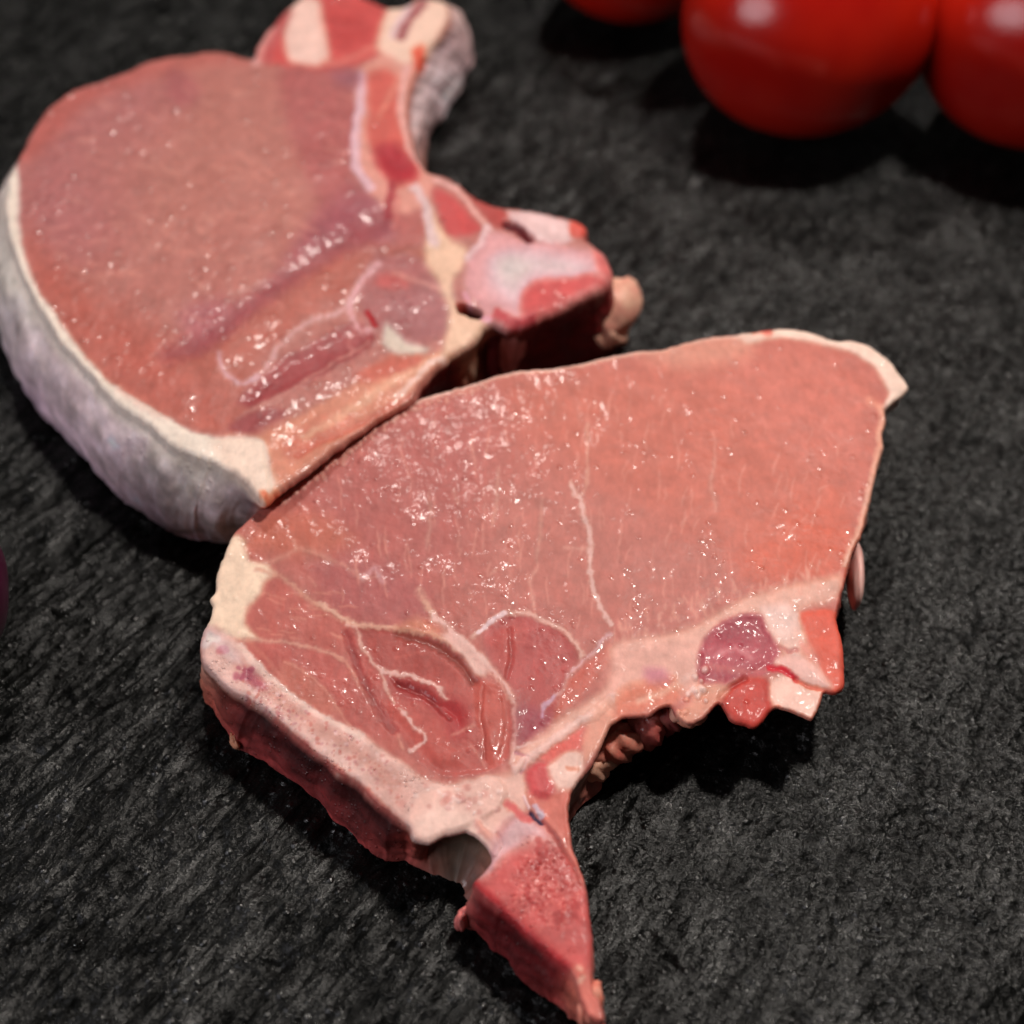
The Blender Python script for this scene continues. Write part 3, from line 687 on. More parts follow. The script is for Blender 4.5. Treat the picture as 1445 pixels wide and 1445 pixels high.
# loin tones
f([(700,520),(860,500),(1000,480),(1150,480),(1240,560),(1220,700),(1195,800),(1080,820),(950,760),(830,700),(760,640),(690,580)], (190,102,86), 50, .75)
f([(380,720),(470,650),(600,570),(700,560),(680,700),(640,800),(560,850),(470,800)], (170,90,86), 40, .7)
f([(1090,740),(1180,700),(1205,770),(1180,815),(1100,820),(1050,800)], (200,94,74), 24, .75)
f([(1010,500),(1150,490),(1220,560),(1200,660),(1120,640),(1040,560)], (196,110,98), 34, .7)
f([(700,680),(860,700),(1000,780),(1010,850),(900,890),(780,850),(700,800)], (180,106,96), 40, .7)
f([(440,800),(520,790),(600,830),(600,870),(520,880),(470,860)], (162,84,84), 14, .7)
f([(378,725),(440,720),(500,760),(440,785),(380,780),(340,770)], (186,98,76), 14, .6)
# random fine vertical marbling
rs = np.random.RandomState(3)
for k in range(190):
    x, y = rs.uniform(470, 1200), rs.uniform(540, 870)
    if y > 900 - (x - 600) * 0.12 and x > 600: continue
    if x < 640 and y > 830: continue
    n = rs.uniform(10, 46); tl = rs.uniform(-6, 4) - (x - 800) * .01
    l([(x, y), (x + tl + rs.uniform(-3, 3), y + n * .5), (x + tl * 1.4, y + n)], rs.uniform(1.6, 3.6), (206,134,120), 2.2, rs.uniform(.25, .6), taper=True, h=.015)
for q in ([(703,660),(701,700),(695,745)], [(766,700),(762,750),(757,795)], [(605,690),(607,740),(600,775)], [(640,690),(648,712)], [(760,795),(748,822),(755,862)], [(700,800),(690,812)], [(1010,640),(1004,680),(1010,720)]):
    l(q, 5, (204,140,126), 3, .75, taper=True, lab='fat_vein')
# main vertical vein
l([(829,600),(829,640),(828,688),(818,702)], 5.5, (206,140,124), 2, .8, lab='fat_vein')
l([(803,680),(810,695),(818,702),(822,725),(833,755),(833,792),(836,827),(847,857),(861,880)], 8, (214,160,144), 2, .95, h=.18, lab='fat_vein')
l([(833,772),(815,775),(795,772)], 4, (200,136,122), 2.5, .6)
# flap muscle at the left and its fat
f([(379,800),(415,831),(444,850),(476,867),(503,882),(497,905),(505,940),(522,979),(541,1010),(561,1037),(572,1056),(545,1060),(500,1032),(464,1013),(425,990),(391,962),(367,940),(347,914),(345,880),(362,840)], (178,92,84), 5, .9, lab='flap_muscle')
f([(318,896),(360,904),(401,907),(440,913),(478,930),(500,960),(530,1000),(560,1040),(500,1032),(425,990),(367,940)], (176,88,82), 6, .8)
f([(395,935),(425,945),(452,966),(469,986),(483,1012),(440,1000),(400,970)], (184,108,94), 6, .7)
f([(326,756),(345,764),(352,790),(379,797),(388,808),(372,822),(367,838),(352,858),(345,880),(362,902),(330,902),(300,900),(270,890),(290,800)], (228,186,154), 5, 1, h=.4, lab='fat_rim')
l([(365,805),(395,812),(415,828),(444,850),(476,867),(503,880)], 7, (206,142,122), 3, .85, lab='fat_vein')
l([(375,793),(406,785),(425,774),(454,783),(488,800),(512,816),(535,812)], 6, (204,138,122), 4, .7, lab='fat_vein')
l([(415,763),(420,775)], 5, (204,138,122), 3, .6)
l([(435,815),(445,826)], 3, (204,138,122), 3, .5)
l([(512,816),(530,800),(538,822)], 8, (196,140,136), 4, .6)
l([(346,903),(401,906),(440,913),(462,920),(481,930)], 6, (208,146,128), 2.5, .85, lab='fat_vein')
l([(472,924),(489,935),(505,962),(525,990),(541,1012),(561,1038),(570,1056)], 6, (204,132,116), 2, .85, h=.3, lab='fat_vein')
l([(400,935),(425,945),(452,966),(469,986),(483,1012),(495,1024)], 3.5, (200,130,114), 2, .7)
l([(350,905),(375,930),(400,960)], 5, (196,120,104), 4, .5)
for k in range(26):
    x, y = rs.uniform(360, 480), rs.uniform(830, 900)
    l([(x, y), (x + rs.uniform(14, 30), y + rs.uniform(2, 10))], 2.4, (202,130,112), 2, .5, taper=True)
# inner muscles between the veins
f([(503,882),(545,883),(594,889),(630,905),(664,935),(676,955),(690,970),(712,975),(722,1000),(722,1045),(712,1075),(690,1090),(640,1098),(610,1090),(585,1065),(565,1040),(541,1010),(522,979),(505,940),(495,905)], (174,82,76), 4, .95, h=-.35, lab='inner_muscle')
l([(489,893),(503,935),(520,975),(537,1003),(556,1030)], 13, (148,60,58), 4, .8, h=-.7)
f([(505,890),(530,890),(570,895),(600,910),(640,940),(650,965),(605,955),(569,945),(540,942),(522,920)], (160,72,66), 6, .8)
l([(561,892),(605,905),(636,924),(660,948),(668,962)], 13, (126,52,44), 5, .85, h=-0.75)
l([(560,925),(600,920),(636,940),(655,965)], 5, (178,84,76), 3, .6)
f([(550,950),(600,965),(625,985),(645,990),(650,1020),(632,1012),(600,990),(560,975)], (150,50,50), 6, .85, h=-.6)
f([(605,985),(640,985),(660,1000),(660,1030),(640,1040),(625,1010)], (160,50,52), 10, .8, h=-.4)
l([(560,963),(594,976),(616,994),(633,1012)], 7, (132,40,40), 3, .8, h=-.5)
f([(544,985),(575,995),(600,1020),(640,1050),(660,1080),(620,1085),(590,1055),(560,1020)], (178,80,72), 6, .6, h=.3)
f([(672,965),(700,965),(718,990),(718,1040),(708,1075),(690,1080),(678,1040),(670,1000)], (182,86,76), 5, .8, h=.5)
l([(682,968),(680,1010),(686,1070)], 3, (150,60,52), 2, .6, h=-.4)
l([(640,1035),(668,1022)], 4, (196,124,110), 3, .7)
l([(665,1050),(690,1090)], 3, (202,130,116), 2, .6)
l([(490,880),(503,884),(508,905),(514,918),(536,946),(540,958),(546,976),(556,989)], 6, (216,156,140), 1.8, .95, h=.5, lab='fat_vein')
l([(539,947),(569,949),(590,955),(605,962),(622,974),(630,985)], 8, (220,164,148), 1.8, .95, h=.6, lab='fat_vein')
l([(566,999),(576,1012),(581,1021),(590,1028),(599,1034),(600,1042),(588,1052),(580,1058)], 7, (218,162,148), 1.8, .95, h=.5, lab='fat_vein', taper=False)
l([(450,850),(478,868),(505,881),(535,884),(561,886),(594,891),(622,900),(644,914),(664,932),(677,950)], 8, (214,156,134), 2.2, .95, h=.5, lab='fat_vein')
f([(560,883),(590,872),(610,880),(622,895),(590,890)], (198,120,96), 6, .8)
l([(591,833),(600,848),(607,862),(618,876),(632,890)], 9, (212,154,134), 4, .85, lab='fat_vein')
l([(600,850),(610,868)], 10, (208,146,124), 5, .6)
l([(612,868),(622,878),(644,898),(664,912),(684,935),(700,952),(716,968),(726,990),(728,1025),(727,1050),(722,1075)], 9, (218,162,146), 2.5, .95, h=.6, lab='fat_vein')
f([(622,895),(650,898),(690,935),(684,955),(672,952),(645,918)], (218,164,146), 4, .9, lab='fat_vein')
l([(690,950),(706,962),(716,985)], 4, (208,140,126), 2, .7)
# round muscle
f([(682,900),(690,880),(715,868),(752,870),(782,884),(806,905),(815,925),(802,950),(793,975),(784,1000),(775,1028),(745,1050),(733,1055),(732,1000),(722,968),(700,940),(688,925)], (170,78,76), 5, .95, h=-.15, lab='round_muscle')
f([(730,1000),(770,1000),(784,1020),(750,1052),(733,1056)], (144,62,74), 10, .8)
f([(690,900),(720,880),(740,890),(712,950),(695,925)], (176,76,70), 8, .7, h=.2)
l([(720,890),(722,920),(716,955)], 5, (146,58,56), 4, .6, h=-.5)
l([(668,900),(685,882),(700,872),(713,866),(735,866),(752,869),(782,882),(800,894),(815,912),(822,925)], 8, (216,160,142), 2.5, .9, h=.5, lab='fat_vein')
l([(675,893),(690,878),(712,866)], 6, (222,180,172), 2, .8)
l([(862,893),(849,905),(838,921),(818,938),(802,954),(795,972),(782,985),(766,996)], 7, (212,156,150), 2.5, .85, h=.4, lab='fat_vein')
l([(782,985),(770,992),(765,1010)], 5, (190,140,150), 3, .8)
l([(731,1055),(750,1049),(772,1043)], 4, (212,156,146), 1.8, .85)
f([(800,962),(820,942),(846,918),(862,905),(866,925),(840,960),(815,990),(795,1010),(780,1022),(790,985)], (184,90,78), 5, .9, h=.15, lab='edge_muscle')
# fat band along the bottom right
f([(727,1062),(768,1030),(804,1006),(850,975),(868,940),(862,915),(880,905),(903,901),(949,893),(993,876),(1024,857),(1065,839),(1111,827),(1158,817),(1186,813),(1188,835),(1165,850),(1130,862),(1135,900),(1100,930),(1060,960),(1000,975),(940,975),(900,985),(860,1000),(820,1030),(780,1055),(745,1082),(725,1085)], (216,158,138), 7, .95, h=.3, lab='fat_band')
f([(862,915),(900,905),(960,905),(1000,900),(1000,960),(960,985),(900,1000),(870,1000),(850,985)], (214,150,134), 12, .6)
f([(870,985),(900,965),(950,960),(960,985),(930,1000),(880,1012),(862,1024)], (208,112,90), 7, .8)
f([(910,945),(935,945),(945,965),(915,965)], (190,110,120), 7, .8)
l([(900,990),(950,970),(990,940)], 7, (222,170,150), 5, .6)
# rougher transition of marbling above the band
for k in range(60):
    x = rs.uniform(860, 1160); y = 900 - (x - 860) * .27 + rs.uniform(-34, 4)
    l([(x, y), (x + rs.uniform(-4, 8), y + rs.uniform(8, 22))], 4, (208,142,126), 3, .5, taper=True)
# dark muscle chunk
f([(1002,892),(1037,873),(1074,869),(1080,882),(1090,898),(1100,917),(1096,936),(1074,954),(1037,958),(1020,968),(988,966),(984,935),(990,915)], (164,66,78), 4, .95, h=-.25, lab='dark_muscle')
f([(1020,880),(1060,872),(1075,885),(1050,910),(1015,905)], (148,50,64), 8, .8)
l([(1010,925),(1040,915),(1060,930)], 7, (196,116,120), 4, .7)
l([(1000,940),(1050,948),(1090,945)], 8, (190,104,100), 5, .6)
f([(1080,872),(1130,862),(1150,880),(1160,910),(1140,930),(1112,925),(1100,905)], (220,166,146), 5, .9)
f([(1130,864),(1180,862),(1193,905),(1194,972),(1180,982),(1165,960),(1150,925),(1136,895)], (204,84,66), 4, .95, h=.2, lab='edge_muscle')
f([(1140,900),(1160,930),(1175,965),(1160,965),(1135,935),(1130,910)], (206,112,98), 6, .6)
l([(1130,905),(1150,935),(1176,968)], 5, (214,132,122), 3, .6)
f([(1096,928),(1130,925),(1158,945),(1175,970),(1158,972),(1120,958),(1095,945)], (224,168,150), 4, .9, h=.35, lab='fat_band')
f([(1075,860),(1110,855),(1125,875),(1110,905),(1098,900),(1085,880)], (222,176,158), 6, .7)
l([(1102,915),(1112,920),(1125,916)], 5, (186,108,104), 2.5, .8, h=-.3)
f([(1086,960),(1110,950),(1140,965),(1163,975),(1150,1020),(1100,1010),(1085,990)], (226,172,150), 4, .95, lab='joint_fat')
l([(1087,943),(1098,943),(1111,949),(1122,958)], 8, (200,24,42), 3, .95, h=-.5)
l([(1122,958),(1145,970),(1175,978)], 5, (196,84,66), 2.5, .85, h=-.6)
f([(1032,965),(1050,955),(1080,958),(1087,985),(1090,1005),(1068,1030),(1040,1020),(1020,995)], (182,60,52), 4, .95, h=.2, lab='red_muscle')
l([(1018,985),(1030,970),(1050,958)], 8, (150,44,40), 4, .8, h=-.7)
f([(985,965),(1020,962),(1030,975),(1012,995),(990,1012),(970,1022),(955,1010),(975,990)], (214,144,122), 5, .8)
s2.spots(985,975,24,10,(226,180,160),(3,6),.7,4,h=.5)
s2.spots(960,1000,16,8,(222,150,130),(3,5),.7,6,h=.4)
# blade bone along the lower left
f([(282,897),(292,884),(318,894),(347,914),(367,938),(391,962),(425,989),(464,1013),(505,1030),(541,1058),(575,1080),(605,1102),(644,1106),(685,1096),(712,1100),(720,1120),(700,1150),(660,1172),(628,1184),(585,1192),(550,1160),(470,1095),(380,1015),(290,950)], (214,162,144), 4, 1, h=.5, lab='blade_bone', hsoft=10)
l([(303,898),(330,930),(370,968),(430,1015),(500,1060),(555,1105)], 22, (192,130,116), 10, .7)
f([(345,940),(365,955),(378,975),(360,972),(342,955)], (168,80,94), 5, .85)
s2.spots(315,918,5,5,(176,84,92),(5,8),.8,3); s2.spots(350,955,14,12,(160,76,92),(3,7),.7,2); s2.spots(300,905,8,4,(210,192,186),(6,9),.6,1)
f([(286,893),(305,893),(330,915),(340,935),(325,935),(300,910)], (214,188,178), 6, .5)
l([(340,912),(365,940),(395,968),(430,996),(470,1020),(510,1040)], 9, (222,178,158), 4, .8)
rs2 = np.random.RandomState(9)
for k in range(240):
    t = rs2.rand(); x = 335 + t * 230; y = 965 + t * 155 + rs2.normal() * 17 - 6
    i = np.where((abs(s2.ux - x) < 7) & (abs(s2.uy - y) < 7))[0]; z = rs2.uniform(1.3, 3.4)
    al = (1 - sm(.5, 1.3, np.hypot(s2.ux[i] - x, s2.uy[i] - y) / z)) * .42
    cc = [(172,100,104),(228,180,166),(186,112,108),(176,86,84)][rs2.randint(4)]
    s2.col[i] += (np.array(cc, float) - s2.col[i]) * al[:, None]; s2.h[i] += (rs2.rand() - .6) * .25 * al
f([(530,1075),(575,1090),(590,1120),(575,1160),(545,1140),(525,1105)], (188,130,116), 14, .5)
l([(350,992),(391,1020),(459,1075),(502,1106),(556,1155),(578,1172)], 7, (166,64,60), 4, .75)
# joint fat
f([(590,1120),(640,1108),(700,1096),(735,1085),(745,1110),(745,1140),(720,1160),(700,1190),(690,1215),(665,1190),(630,1185),(590,1190),(575,1160)], (222,166,146), 7, .95, lab='joint_fat')
f([(585,1160),(620,1140),(660,1150),(690,1165),(695,1200),(670,1185),(640,1178),(600,1190)], (226,178,156), 8, .8)
l([(676,1165),(690,1180),(704,1200),(696,1222)], 13, (214,142,128), 4, .8, h=.5)
l([(703,1176),(707,1198),(700,1216)], 5, (170,90,86), 2.5, .7, h=-.7)
s2.spots(650,1130,50,26,(232,190,172),(2,4.5),.5,11,h=.22,asp=.5); s2.spots(640,1130,46,24,(196,122,114),(3,7),.4,12,asp=.5)
l([(727,1063),(745,1070),(735,1090)], 4, (160,90,100), 2.5, .7, h=-.4)
# spine bone (pointed)
f([(712,1165),(745,1150),(780,1175),(806,1215),(828,1260),(838,1300),(837,1360),(822,1385),(800,1372),(668,1246),(690,1216),(702,1190)], (192,84,82), 6, 1, h=.3, lab='spine_bone')
f([(700,1180),(730,1150),(765,1165),(790,1195),(760,1195),(720,1205),(690,1235),(672,1244),(690,1212)], (212,160,152), 9, .95)
f([(740,1185),(790,1190),(812,1240),(826,1300),(800,1290),(740,1240)], (186,80,76), 12, .5)
s2.spots(765,1210,24,12,(160,50,50),(4,8),.6,21); s2.spots(798,1290,16,14,(152,44,44),(4,9),.6,22); s2.spots(760,1270,50,140,(222,130,118),(1.3,2.6),.5,23,h=.12); s2.spots(760,1265,50,120,(166,52,52),(1.5,4),.5,24,h=-.12)
l([(672,1248),(705,1280),(745,1318),(785,1352),(806,1370)], 9, (160,30,36), 5, .8)
f([(800,1370),(820,1360),(836,1380),(850,1440),(828,1440),(812,1395)], (206,108,96), 5, .9)
s2.spots(822,1375,10,4,(220,160,140),(4,7),.7,25)
# strip to the right of the bone and red pieces
f([(745,1110),(780,1120),(806,1110),(806,1165),(812,1200),(828,1240),(822,1250),(800,1205),(775,1165),(750,1140)], (198,106,94), 4, .95, h=-.2, lab='strip_muscle')
l([(760,1150),(780,1175),(802,1208),(822,1245)], 4, (156,60,58), 2.5, .8, h=-.8)
f([(741,1090),(760,1075),(780,1082),(786,1105),(772,1128),(752,1120)], (196,78,80), 4, .95, h=.3, lab='red_muscle')
f([(755,1068),(790,1045),(824,1025),(836,1040),(820,1060),(800,1075),(785,1085),(770,1075)], (208,92,84), 5, .9, lab='red_muscle')
f([(772,1085),(800,1062),(822,1065),(820,1095),(808,1112),(788,1112)], (228,178,156), 4, .95, h=.3, lab='joint_fat')
l([(800,1085),(815,1085)], 5, (196,110,90), 3, .7)
l([(717,1135),(730,1148),(748,1158)], 11, (206,88,88), 4, .9)
l([(750,1149),(757,1156),(763,1160)], 6, (40,26,60), 2, .95, h=-.8)
l([(756,1138),(764,1150)], 8, (190,178,196), 3, .8)
l([(740,1125),(748,1142)], 4, (226,180,170), 2, .8, h=.4)
l([(727,1085),(760,1062),(804,1030),(850,1000),(862,985)], 13, (220,168,150), 4, .85, h=.35, lab='fat_band')
f([(838,1000),(860,985),(868,1010),(858,1040),(845,1060),(825,1075),(822,1050),(830,1020)], (214,148,128), 5, .8, lab='fat_band')
# top and right rim fat
for (ex, ey) in catmull([(400,700),(442,668),(482,638),(512,614),(544,592),(600,566),(680,542)], 9): s2.spots(ex + 3, ey + 6, 5, 2, (220,160,142), (2.5,5), .5, int(ex), h=.35)
s2.edge_band(1.9, (220,170,148), .85, .75, where=(s2.py < 800) * (s2.px > 380) * 1.0)
f([(1040,466),(1111,460),(1150,468),(1198,480),(1225,485),(1256,505),(1290,545),(1254,574),(1254,556),(1234,520),(1194,494),(1140,482),(1100,476),(1050,484)], (228,186,160), 4, .95, h=.25, lab='fat_rim')
f([(900,490),(1040,468),(1060,500),(980,520),(920,510)], (208,146,126), 14, .6)
l([(1066,466),(1084,470)], 9, (210,70,60), 4, .8)
l([(1225,565),(1248,585),(1243,615),(1238,660),(1228,705),(1212,760),(1198,800)], 10, (214,140,118), 6, .7)
s2.edge_band(0.5, (196,70,56), .4, .6, where=sm(700, 800, s2.py) * (s2.px > 1000))  # thin edge tint: light glowing through the meat, put into the colour
wg = [((367,717),(372,770)),((326,756),(336,850),-1),((303,834),(316,920),-2),((295,874),(300,955),-1),((281,918),(287,985),0),((298,950),(302,1000),0),((333,979),(320,1036),1),((355,990),(333,1058),1),((391,1018),(373,1074),1),((421,1045),(410,1105),1),((459,1073),(450,1132),1),((502,1103),(496,1177),1),((556,1153),(545,1216),1),((583,1184),(585,1219),0),
      ((604,1190),(606,1232),-4),((657,1174),(640,1247),-5),((690,1200),(655,1264),-4),((668,1245),(655,1306),0),((679,1263),(671,1316),1),((705,1284),(700,1347),1),((745,1321),(735,1378),1),((785,1356),(774,1416),1),((814,1390),(806,1438),1),((832,1434),(830,1452)),((852,1440),(850,1456)),((837,1396),(838,1430)),((833,1294),(822,1340)),((809,1196),(800,1245)),((820,1098),(822,1140),-1),
      ((848,1052),(850,1100),-2),((884,1011),(880,1070),-3),((946,996),(940,1030),-1),((993,1013),(975,1005),-1),((1068,1025),(1050,1010),-1),((1127,1007),(1105,995),-1),((1191,970),(1165,965),-1),((1186,845),(1180,870),0),((1216,752),(1200,790),0),((1249,578),(1228,620)),((1282,547),(1250,590)),((1141,468),None),((900,495),None),((698,530),None),((544,588),None),((404,692),None)]
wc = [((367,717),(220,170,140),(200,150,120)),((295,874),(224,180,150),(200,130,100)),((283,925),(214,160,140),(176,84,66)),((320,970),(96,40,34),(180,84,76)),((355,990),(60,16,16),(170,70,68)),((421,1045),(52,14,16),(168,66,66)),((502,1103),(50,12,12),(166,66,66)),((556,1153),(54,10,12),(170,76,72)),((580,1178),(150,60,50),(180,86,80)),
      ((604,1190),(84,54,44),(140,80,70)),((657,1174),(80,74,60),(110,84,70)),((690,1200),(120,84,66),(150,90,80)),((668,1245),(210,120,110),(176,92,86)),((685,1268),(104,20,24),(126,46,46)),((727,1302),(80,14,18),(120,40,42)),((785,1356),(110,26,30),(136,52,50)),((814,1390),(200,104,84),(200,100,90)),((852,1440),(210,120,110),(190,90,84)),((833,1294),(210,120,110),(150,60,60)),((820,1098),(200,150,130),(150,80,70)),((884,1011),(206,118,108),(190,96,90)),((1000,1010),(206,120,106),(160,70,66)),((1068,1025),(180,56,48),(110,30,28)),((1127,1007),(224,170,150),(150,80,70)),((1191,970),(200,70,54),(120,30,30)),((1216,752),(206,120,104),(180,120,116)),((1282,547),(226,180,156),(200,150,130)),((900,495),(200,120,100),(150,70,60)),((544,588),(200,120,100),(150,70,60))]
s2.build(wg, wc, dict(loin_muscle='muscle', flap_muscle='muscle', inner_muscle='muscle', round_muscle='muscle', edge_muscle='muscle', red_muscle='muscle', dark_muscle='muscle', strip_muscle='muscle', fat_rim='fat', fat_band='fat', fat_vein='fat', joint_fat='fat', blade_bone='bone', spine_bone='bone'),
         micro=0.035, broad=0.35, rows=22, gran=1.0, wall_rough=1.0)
blob('flap', wp(868,1050,.0070), (.0062,.0040,.0045), R(30), (196,104,90), 'far_muscle', c2, .25, 21, colr2=(206,140,120))
blob('flap', wp(842,1078,.0050), (.0042,.0030,.0036), R(20), (216,160,136), 'fat', c2, .25, 22)
blob('flap', wp(908,1028,.0075), (.0036,.0040,.0052), R(60), (184,84,80), 'far_muscle', c2, .25, 23, colr2=(196,110,100))
blob('flap', wp(938,1008,.0090), (.0036,.0034,.0045), R(30), (150,64,66), 'far_muscle', c2, .35, 24, colr2=(190,110,100))
blob('gristle', wp(957,1006,.0135), (.0018,.0018,.0020), 0, (222,160,140), 'fat', c2, .2, 25, sub=28)
blob('gristle', wp(976,1010,.0130), (.0030,.0022,.0024), R(20), (214,140,118), 'fat', c2, .3, 26, sub=28)
blob('fat_lump', wp(1207,812,.0105), (.0016,.0080,.0055), R(-6), (232,186,176), 'membrane', c2, .04, 27, colr2=(214,160,154))
blob('fat_scrap', wp(332,1046,.0030), (.0010,.0018,.0016), R(20), (206,140,110), 'fat', c2, .3, 28, sub=28)
blob('fat_scrap', wp(654,1296,.0035), (.0012,.0020,.0026), R(-20), (200,112,108), 'fat', c2, .3, 29, sub=28)
blob('tip_lump', wp(832,1415,.0090), (.0020,.0042,.0026), R(-14), (206,112,96), 'fat', c2, .25, 30, sub=32, colr2=(222,150,132))

# ------------------------------------------------------------------ tomatoes
def tomato_mat():
    m, nt, L, b = mat('tomato_skin')
    co = coords(nt, L)
    n = noise(nt, L, co, 22, 3, 0.5); n2 = noise(nt, L, co, 900, 2, 0.5)
    cr = nt.new('ShaderNodeValToRGB'); cr.color_ramp.elements[0].color = (0.33, 0.005, 0.003, 1); cr.color_ramp.elements[1].color = (0.52, 0.018, 0.006, 1)
    cr.color_ramp.elements[0].position = .35; cr.color_ramp.elements[1].position = .7
    L.new(n.outputs[0], cr.inputs[0]); L.new(cr.outputs[0], b.inputs['Base Color'])
    bu = nt.new('ShaderNodeBump'); bu.inputs['Distance'].default_value = 0.00006; L.new(n2.outputs[0], bu.inputs['Height']); L.new(bu.outputs[0], b.inputs['Normal'])
    b.inputs['Roughness'].default_value = 0.20; b.inputs['Specular IOR Level'].default_value = 0.40
    b.inputs['Subsurface Weight'].default_value = 0.15; b.inputs['Subsurface Radius'].default_value = (1, .1, .05); b.inputs['Subsurface Scale'].default_value = .003
    return m
TM = tomato_mat()
gm, nt, L, b = mat('tomato_green'); b.inputs['Base Color'].default_value = (.05, .10, .02, 1); b.inputs['Roughness'].default_value = .6
def tomato(px, py, rad, label, tilt=0, az=0, seed=0):
    c = px2w(px, py, rad * .93)[0]
    root = empty('tomato', (c[0], c[1], 0.0), label, 'tomato', 'ripe red tomatoes behind the chops')
    nu, nv = 96, 64
    U, V = np.meshgrid(np.linspace(0, 2 * np.pi, nu, endpoint=False), np.linspace(0.004, np.pi - 0.004, nv))
    r = rad * (1 + .012 * np.cos(5 * U + seed) * np.sin(V) ** 2 + .010 * np.cos(3 * U + 1 + seed)* np.sin(V))
    z = .94 * np.cos(V) - 0.20 * np.exp(-(np.sin(V) / .22) ** 2) * (np.cos(V) > 0) + 0.03 * np.exp(-(np.sin(V) / .2) ** 2) * (np.cos(V) < 0)
    P = np.stack([r * np.sin(V) * np.cos(U), r * np.sin(V) * np.sin(U), rad * z], -1).reshape(-1, 3)
    ct, st_ = math.cos(tilt), math.sin(tilt); ca, sa = math.cos(az), math.sin(az)
    def xf(P):
        P = np.stack([P[:, 0], P[:, 1] * ct - P[:, 2] * st_, P[:, 1] * st_ + P[:, 2] * ct], 1)
        P = np.stack([P[:, 0] * ca - P[:, 1] * sa, P[:, 0] * sa + P[:, 1] * ca, P[:, 2]], 1)
        return P + np.array([0, 0, rad * .935])
    idx = np.arange(nu * nv).reshape(nv, nu); nx = np.roll(idx, -1, 1)
    F = np.stack([idx[:-1], idx[1:], nx[1:], nx[:-1]], -1).reshape(-1, 4)
    Q = xf(P); Q[:, 2] -= max(0, Q[:, 2].min()) - 0.0002
    new_mesh('fruit', Q, F, TM, root)
    vs, fs = [], []
    for k in range(5):
        a = k * 2 * np.pi / 5 + .3
        for j in range(7):
            t = j / 6; rr = rad * (.06 + .62 * t); wdt = rad * .11 * math.sin(math.pi * min(1, .15 + t * .85)) + .0002
            zz = rad * (.76 + .14 * math.sin(t * 2.6)) + rad * .02
            for sgn in (-1, 1):
                for dz in (0, rad * .02):
                    vs.append((rr * math.cos(a) - sgn * wdt * math.sin(a), rr * math.sin(a) + sgn * wdt * math.cos(a), zz + dz))
        b0 = k * 28
        for j in range(6):
            p = b0 + j * 4; q = p + 4
            fs += [(p + 1, p + 3, q + 3, q + 1), (p, q, q + 2, p + 2), (p, p + 1, q + 1, q), (p + 2, q + 2, q + 3, p + 3)]
    new_mesh('calyx', xf(np.array(vs)), np.array(fs), gm, root)
    n = 10; a = np.linspace(0, 2 * np.pi, n, endpoint=False)
    rings = [np.stack([np.cos(a) * rad * q, np.sin(a) * rad * q, np.full(n, rad * zz)], 1) for q, zz in ((.09, .70), (.06, .85), (.055, 1.0), (.07, 1.06), (.001, 1.07))]
    I = np.arange(n * 5).reshape(5, n); N_ = np.roll(I, -1, 1)
    new_mesh('stem', xf(np.concatenate(rings)), np.stack([I[:-1], N_[:-1], N_[1:], I[1:]], -1).reshape(-1, 4), gm, root)
tomato(1140, 20, .0350, 'large glossy red tomato at the top, between the other two tomatoes', R(-8), 0, 1)
tomato(1487, 28, .0370, 'red tomato cut off by the right border, beside the large glossy one', R(-14), .5, 4)
tomato(899, -120, .0330, 'leftmost red tomato, only its dark lower rim showing at the top border', R(-5), 1.2, 2)

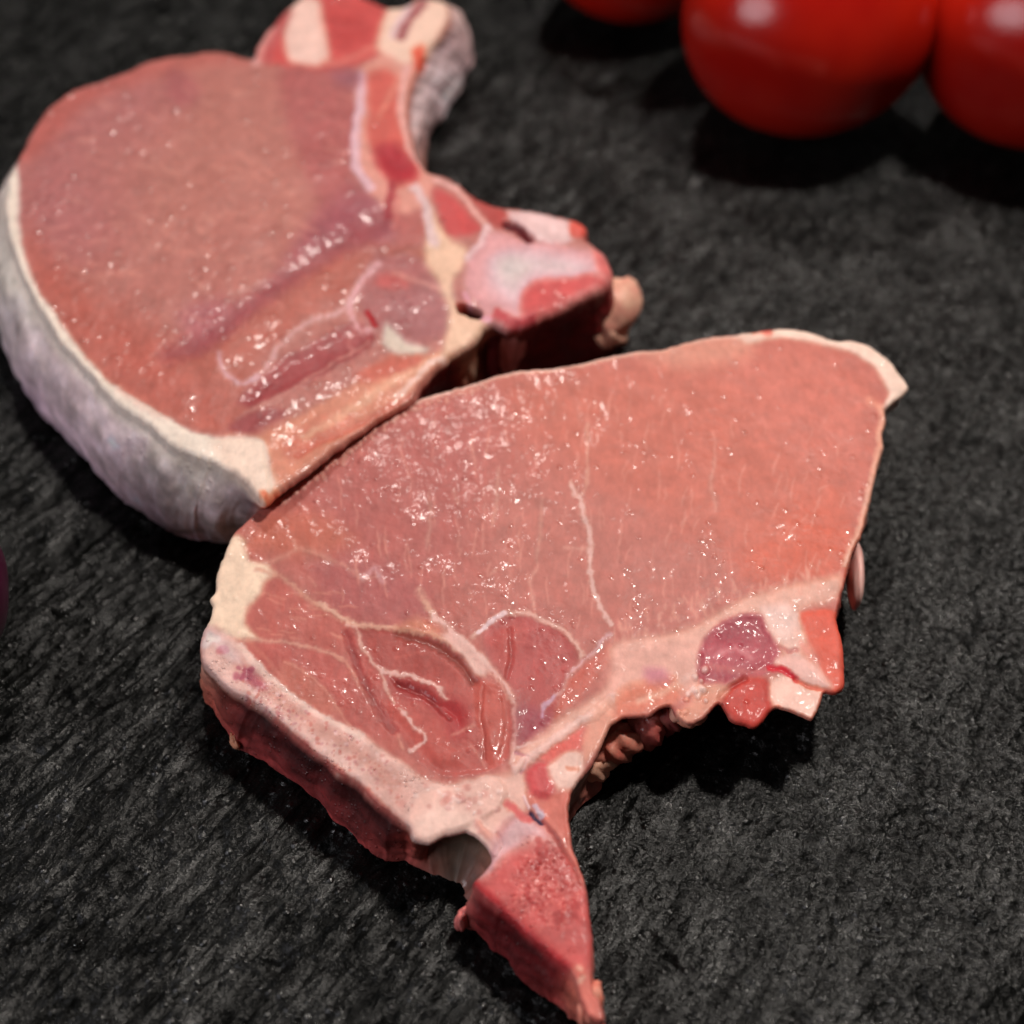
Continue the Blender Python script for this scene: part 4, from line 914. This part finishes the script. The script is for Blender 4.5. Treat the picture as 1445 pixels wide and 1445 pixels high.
# ------------------------------------------------------------------ red onion at the left border
m, nt, L, b = mat('onion_skin')
co = coords(nt, L, (1, 1, .25)); n = noise(nt, L, co, 160, 3, .5)
cr = nt.new('ShaderNodeValToRGB'); cr.color_ramp.elements[0].color = (.035, .002, .014, 1); cr.color_ramp.elements[1].color = (.08, .006, .035, 1)
L.new(n.outputs[0], cr.inputs[0]); L.new(cr.outputs[0], b.inputs['Base Color']); b.inputs['Roughness'].default_value = .35
oc = px2w(-178, 838, .024)[0]
root = empty('red_onion', (oc[0], oc[1], 0), 'dark purple red onion just entering the picture at the left border', 'onion')
nu, nv = 72, 48
U, V = np.meshgrid(np.linspace(0, 2 * np.pi, nu, endpoint=False), np.linspace(0.01, np.pi - 0.01, nv))
rr = .0245 * (1 + .006 * np.cos(14 * U)); sq = np.sin(V) ** .92
P = np.stack([rr * sq * np.cos(U), rr * sq * np.sin(U), .0235 * np.cos(V) + .009 * np.exp(-(np.sin(V) / .16) ** 2) * (np.cos(V) > 0) + .0236], -1).reshape(-1, 3)
idx = np.arange(nu * nv).reshape(nv, nu); nx = np.roll(idx, -1, 1)
new_mesh('bulb', P, np.stack([idx[:-1], idx[1:], nx[1:], nx[:-1]], -1).reshape(-1, 4), m, root)

# ------------------------------------------------------------------ water bead
m, nt, L, b = mat('water'); b.inputs['Base Color'].default_value = (.9, .9, .9, 1); b.inputs['Roughness'].default_value = .03
b.inputs['Transmission Weight'].default_value = 1.0; b.inputs['IOR'].default_value = 1.33
def bead(px, py, r, label):
    c = px2w(px, py)[0]; nu, nv = 20, 10
    U, V = np.meshgrid(np.linspace(0, 2 * np.pi, nu, endpoint=False), np.linspace(0.02, np.pi / 2, nv))
    P = np.stack([1.35 * r * np.sin(V) * np.cos(U), r * np.sin(V) * np.sin(U), r * .75 * np.cos(V)], -1).reshape(-1, 3)
    P = P @ np.array([[math.cos(.6), math.sin(.6), 0], [-math.sin(.6), math.cos(.6), 0], [0, 0, 1]])
    idx = np.arange(nu * nv).reshape(nv, nu); nx = np.roll(idx, -1, 1)
    o = new_mesh('water_drop', P, np.stack([idx[:-1], idx[1:], nx[1:], nx[:-1]], -1).reshape(-1, 4), m)
    o.location = (c[0], c[1], -.0003); o['label'] = label; o['category'] = 'water drop'
bead(112, 1330, .0010, 'small clear water drop alone on the slate near the lower left corner')
